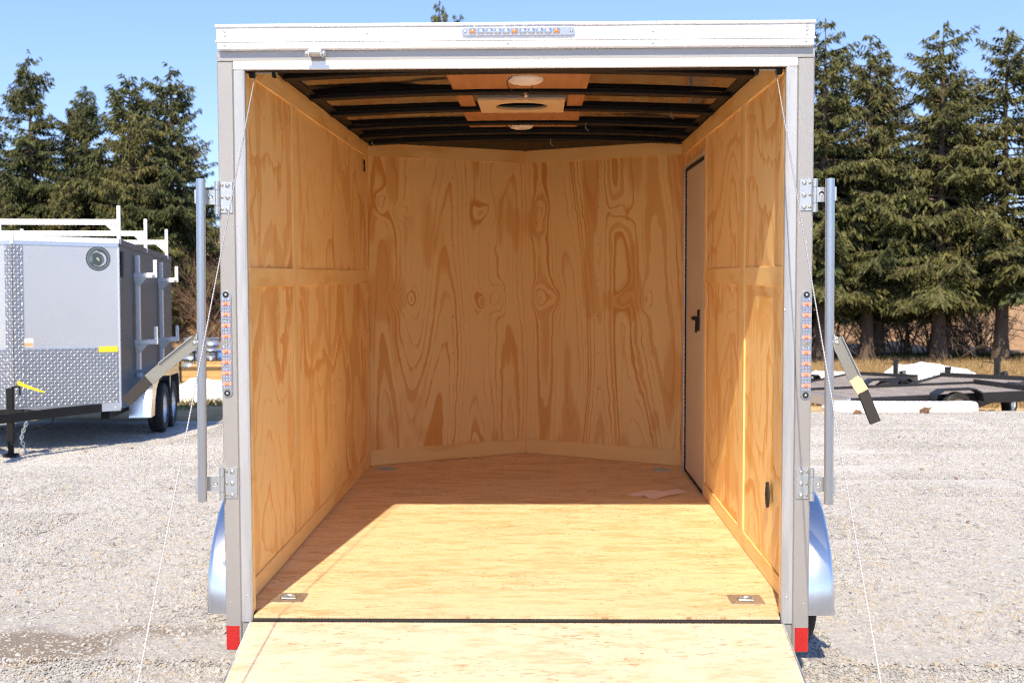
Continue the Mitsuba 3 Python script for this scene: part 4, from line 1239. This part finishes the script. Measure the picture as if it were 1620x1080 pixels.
variants = []
for i, (H, R, ol, br) in enumerate(((12.6, 2.8, .50, .10), (12.0, 2.6, .42, .09), (11.0, 3.1, .25, .02), (10.2, 2.7, .2, .0), (9.0, 2.8, .8, .0), (12.3, 3.1, .6, .11), (11.5, 2.5, .5, .10))):
    tk, (v, f, col) = spruce(100 + i, H, R, ol, br)
    cm = trimesh.Trimesh(v, f, process=False)
    scene[f'spruce_crown_{"abcdefg"[i]}'] = {'type': 'shapegroup', 'm': mikit.ply(cm, 'needles', smooth=False, color=col)}
    scene[f'spruce_trunk_{"abcdefg"[i]}'] = {'type': 'shapegroup', 'm': mikit.ply(tk, 'bark', smooth=40)}
    variants.append((H, R))

def plant_spruce(x, y, top, var, rot, label, group, wide=1.0):
    k = thing('spruce_tree', label, 'spruce tree', group)
    z = float(ground_z(x, y)) - .1
    s = (top - z) / variants[var][0]
    M_ = T().translate([x, y, z]).rotate([0, 0, 1], rot).scale([s * wide, s * wide, s])
    for part in ('trunk', 'crown'):
        kk = numbered(f'{k}__{part}')
        scene[kk] = {'type': 'instance', 'g': {'type': 'ref', 'id': f'spruce_{part}_{"abcdefg"[var]}'}, 'to_world': M_}
GR, GL = 'spruces in the row right of the open trailer', 'spruces on the bank left of the open trailer'
for x, y, top, var, rot, w, lab in (
        (10.95, 41.2, 11.3, 0, 10, 1.15, 'tall olive spruce half hidden by the right post of the open trailer'),
        (12.75, 41.6, 10.65, 1, 80, 1.09, 'olive spruce with broad trunk base, second from the open trailer in the right row'),
        (13.75, 43.6, 10.5, 6, 200, 1.03, 'narrow spruce set back between the second and third trunks of the right row'),
        (15.45, 41.4, 11.15, 5, 150, 1.15, 'tallest full spruce standing in the middle of the right row'),
        (17.75, 41.2, 10.9, 5, 300, 1.21, 'olive spruce at the right border of the photograph'),
        (19.9, 41.5, 11.4, 0, 240, 1.0, 'spruce just beyond the right border of the view'),
        (8.6, 41.5, 10.6, 1, 30, 1.0, 'spruce of the right row hidden behind the open trailer'),
        (12.0, 45.5, 10.1, 6, 60, .9, 'dark spruce filling the gap behind the first two of the right row'),
        (16.8, 45.8, 9.9, 1, 130, 1.0, 'dark spruce behind the last gap of the right row'),
        (14.6, 46.2, 9.4, 6, 250, .9, 'dark spruce behind the tallest tree of the right row'),
        (16.55, 43.8, 9.7, 6, 20, 1.03, 'slim spruce set back between the tallest tree and the right border'),
        (11.8, 43.6, 9.9, 6, 120, 1.03, 'slim spruce set back between the first two trunks of the right row'),
        (-4.05, 46.5, 13.25, 6, 75, .62, 'spruce behind the open trailer whose tip shows above the header, left of two tips'),
        (-3.35, 47.0, 12.75, 3, 15, .6, 'spruce behind the open trailer whose tip shows above the header, right of two tips')):
    plant_spruce(x, y, top, var, rot, lab, GR, w)
for x, y, top, var, rot, w, lab in (
        (-20.85, 44.6, 10.75, 2, 20, 0.98, 'dark tall spruce nearest the left border of the photograph'),
        (-18.85, 45.4, 9.6, 3, 100, .85, 'slim dark spruce with pointed tip, second from the left border'),
        (-16.9, 45.2, 10.0, 3, 210, 1.26, 'dark spruce with pointed tip, third from the left border'),
        (-14.95, 44.4, 10.2, 2, 310, 1.08, 'broad dark spruce reaching out over the left lock bar'),
        (-16.2, 43.2, 8.3, 4, 70, .75, 'yellowish shorter spruce in front of the dark ones on the left bank'),
        (-19.9, 47.0, 9.3, 4, 150, .8, 'yellow green spruce top peeping out between the two leftmost dark spruces'),
        (-22.9, 45.0, 9.2, 3, 40, 1.0, 'spruce cut off by the left border of the photograph'),
        (-18.0, 47.8, 7.4, 2, 260, .9, 'low dark spruce in the gap behind the slim pointed one'),
        (-21.9, 47.5, 8.0, 2, 200, .95, 'dark spruce in the gap at the left border, behind the tallest one'),
        (-15.9, 47.4, 8.6, 3, 330, 1.0, 'dark spruce behind the yellowish one on the left bank'),
        (-18.9, 42.9, 5.6, 4, 20, .9, 'short olive spruce low on the left bank above the ladder racks'),
        (-21.2, 42.8, 4.9, 4, 240, .95, 'short olive spruce low on the left bank at the border of the view'),
        (-12.6, 47.5, 4.6, 3, 190, 1.0, 'small dark spruce behind the top hinge of the left lock bar')):
    plant_spruce(x, y, top, var, rot, lab, GL, w)

def branchy(seed, H, spread, depth, r0, n0=4, droop=0.0):
    rg = np.random.default_rng(seed)
    ms = []
    def grow(p, d, L, r, lev):
        pts = [p]
        q = p.copy()
        dd = d.copy()
        for i in range(3):
            dd = dd + rg.normal(0, .16, 3) + np.array([0, 0, .05 - droop])
            dd /= np.linalg.norm(dd)
            q = q + dd * L / 3
            pts.append(q)
        ms.append(tube(pts, np.linspace(r, r * .55, 4), 5 if lev == 0 else 3))
        if lev < depth:
            for i in range(int(rg.integers(3, 5))):
                t = rg.uniform(.35, 1.0)
                i0 = min(2, int(t * 3))
                s_ = pts[i0] + (pts[i0 + 1] - pts[i0]) * (t * 3 - i0)
                nd = dd + rg.normal(0, spread, 3)
                nd /= np.linalg.norm(nd)
                grow(s_, nd, L * rg.uniform(.5, .75), r * .5, lev + 1)
    for i in range(n0):
        d = np.array([rg.normal(0, spread * .7), rg.normal(0, spread * .7), 1.0])
        d /= np.linalg.norm(d)
        grow(np.array([rg.normal(0, .1 * (n0 > 1)), rg.normal(0, .1 * (n0 > 1)), -.1]), d, H * .5, r0, 0)
    return cat(ms)

for i, s in enumerate((1, 2, 3)):
    scene[f'shrub_{"abc"[i]}'] = {'type': 'shapegroup', 'm': mikit.ply(branchy(300 + s, 3.0, .42, 3, .028, 11), 'brush_bark', smooth=False)}
rg = np.random.default_rng(77)
spots = []
for i in range(46):
    x = -25 + 15.6 * (i + rg.uniform(0, 1)) / 46
    y = rg.choice([42.4, 43.6, 45.0, 46.8]) + rg.uniform(-.5, .5)
    spots.append((x, y, rg.uniform(.8, 1.5)))
for i in range(16):
    spots.append((9 + 12 * (i + rg.uniform(0, 1)) / 16, rg.uniform(47.5, 51), rg.uniform(.9, 1.4)))
for i, (x, y, s) in enumerate(spots):
    k = thing('bare_shrub', 'leafless brown shrub in the thicket below the spruces on the left bank' if x < 0 else 'leafless brown shrub behind the trunks of the right spruce row', 'shrub',
              'bare shrubs of the left thicket' if x < 0 else 'bare shrubs behind the right row')
    scene[k] = {'type': 'instance', 'g': {'type': 'ref', 'id': f'shrub_{"abc"[i % 3]}'},
                'to_world': T().translate([float(x), float(y), float(ground_z(x, y))]).rotate([0, 0, 1], float(rg.uniform(0, 360))).scale(float(s))}

# dry grass and turf
def blades(n, region, h, cols, seed, w=.012):
    rg = np.random.default_rng(seed)
    x0, x1, y0, y1 = region
    y = y0 + (y1 - y0) * rg.random(n)
    x = x0 + (x1 - x0) * rg.random(n)
    cl = meshkit.noise(np.stack([x * 1.6, y * 1.6, x * 0], -1), seed)
    keep = cl > rg.uniform(.15, .6, n)
    x, y = x[keep], y[keep]
    n = len(x)
    z = ground_z(x, y)
    hh = h * rg.uniform(.4, 1.2, n)
    a_ = rg.uniform(0, 6.28, n)
    c = np.stack([x, y, z], 1)
    wv = np.stack([np.cos(a_), np.sin(a_), a_ * 0], 1) * (w * rg.uniform(.7, 1.6, n))[:, None]
    ln = rg.normal(0, .45, (n, 2)) * hh[:, None]
    tip = c + np.stack([ln[:, 0], ln[:, 1], hh], 1)
    v = np.stack([c - wv, c + wv, tip], 1).reshape(-1, 3)
    f = np.arange(3 * n).reshape(-1, 3)
    k = rg.random((n, 1))
    col = np.array(cols[0]) * (1 - k) + np.array(cols[1]) * k
    return trimesh.Trimesh(v, f, process=False), np.repeat(col, 3, axis=0)
m1, c1 = blades(90000, (6.5, 23, 23.5, 42.5), .30, ((.46, .33, .17), (.28, .19, .09)), 1)
scene['dry_grass'] = mikit.ply(m1, 'dry_blades', smooth=False, color=c1)
labels['dry_grass'] = {'label': 'dry straw coloured grass between the flatbeds and the right spruce row', 'category': 'grass', 'kind': 'stuff'}
m1, c1 = blades(26000, (-13.5, -5.0, 15.4, 30), .14, ((.16, .17, .05), (.34, .27, .13)), 2)
scene['rough_turf'] = mikit.ply(m1, 'dry_blades', smooth=False, color=c1)
labels['rough_turf'] = {'label': 'short olive turf behind the silver trailer', 'category': 'grass', 'kind': 'stuff'}
m1, c1 = blades(24000, (9, 23, 42.5, 47.5), .32, ((.05, .08, .02), (.09, .11, .035)), 3)
scene['green_grass'] = mikit.ply(m1, 'dry_blades', smooth=False, color=c1)
labels['green_grass'] = {'label': 'dark green grass strip under the right spruce row', 'category': 'grass', 'kind': 'stuff'}
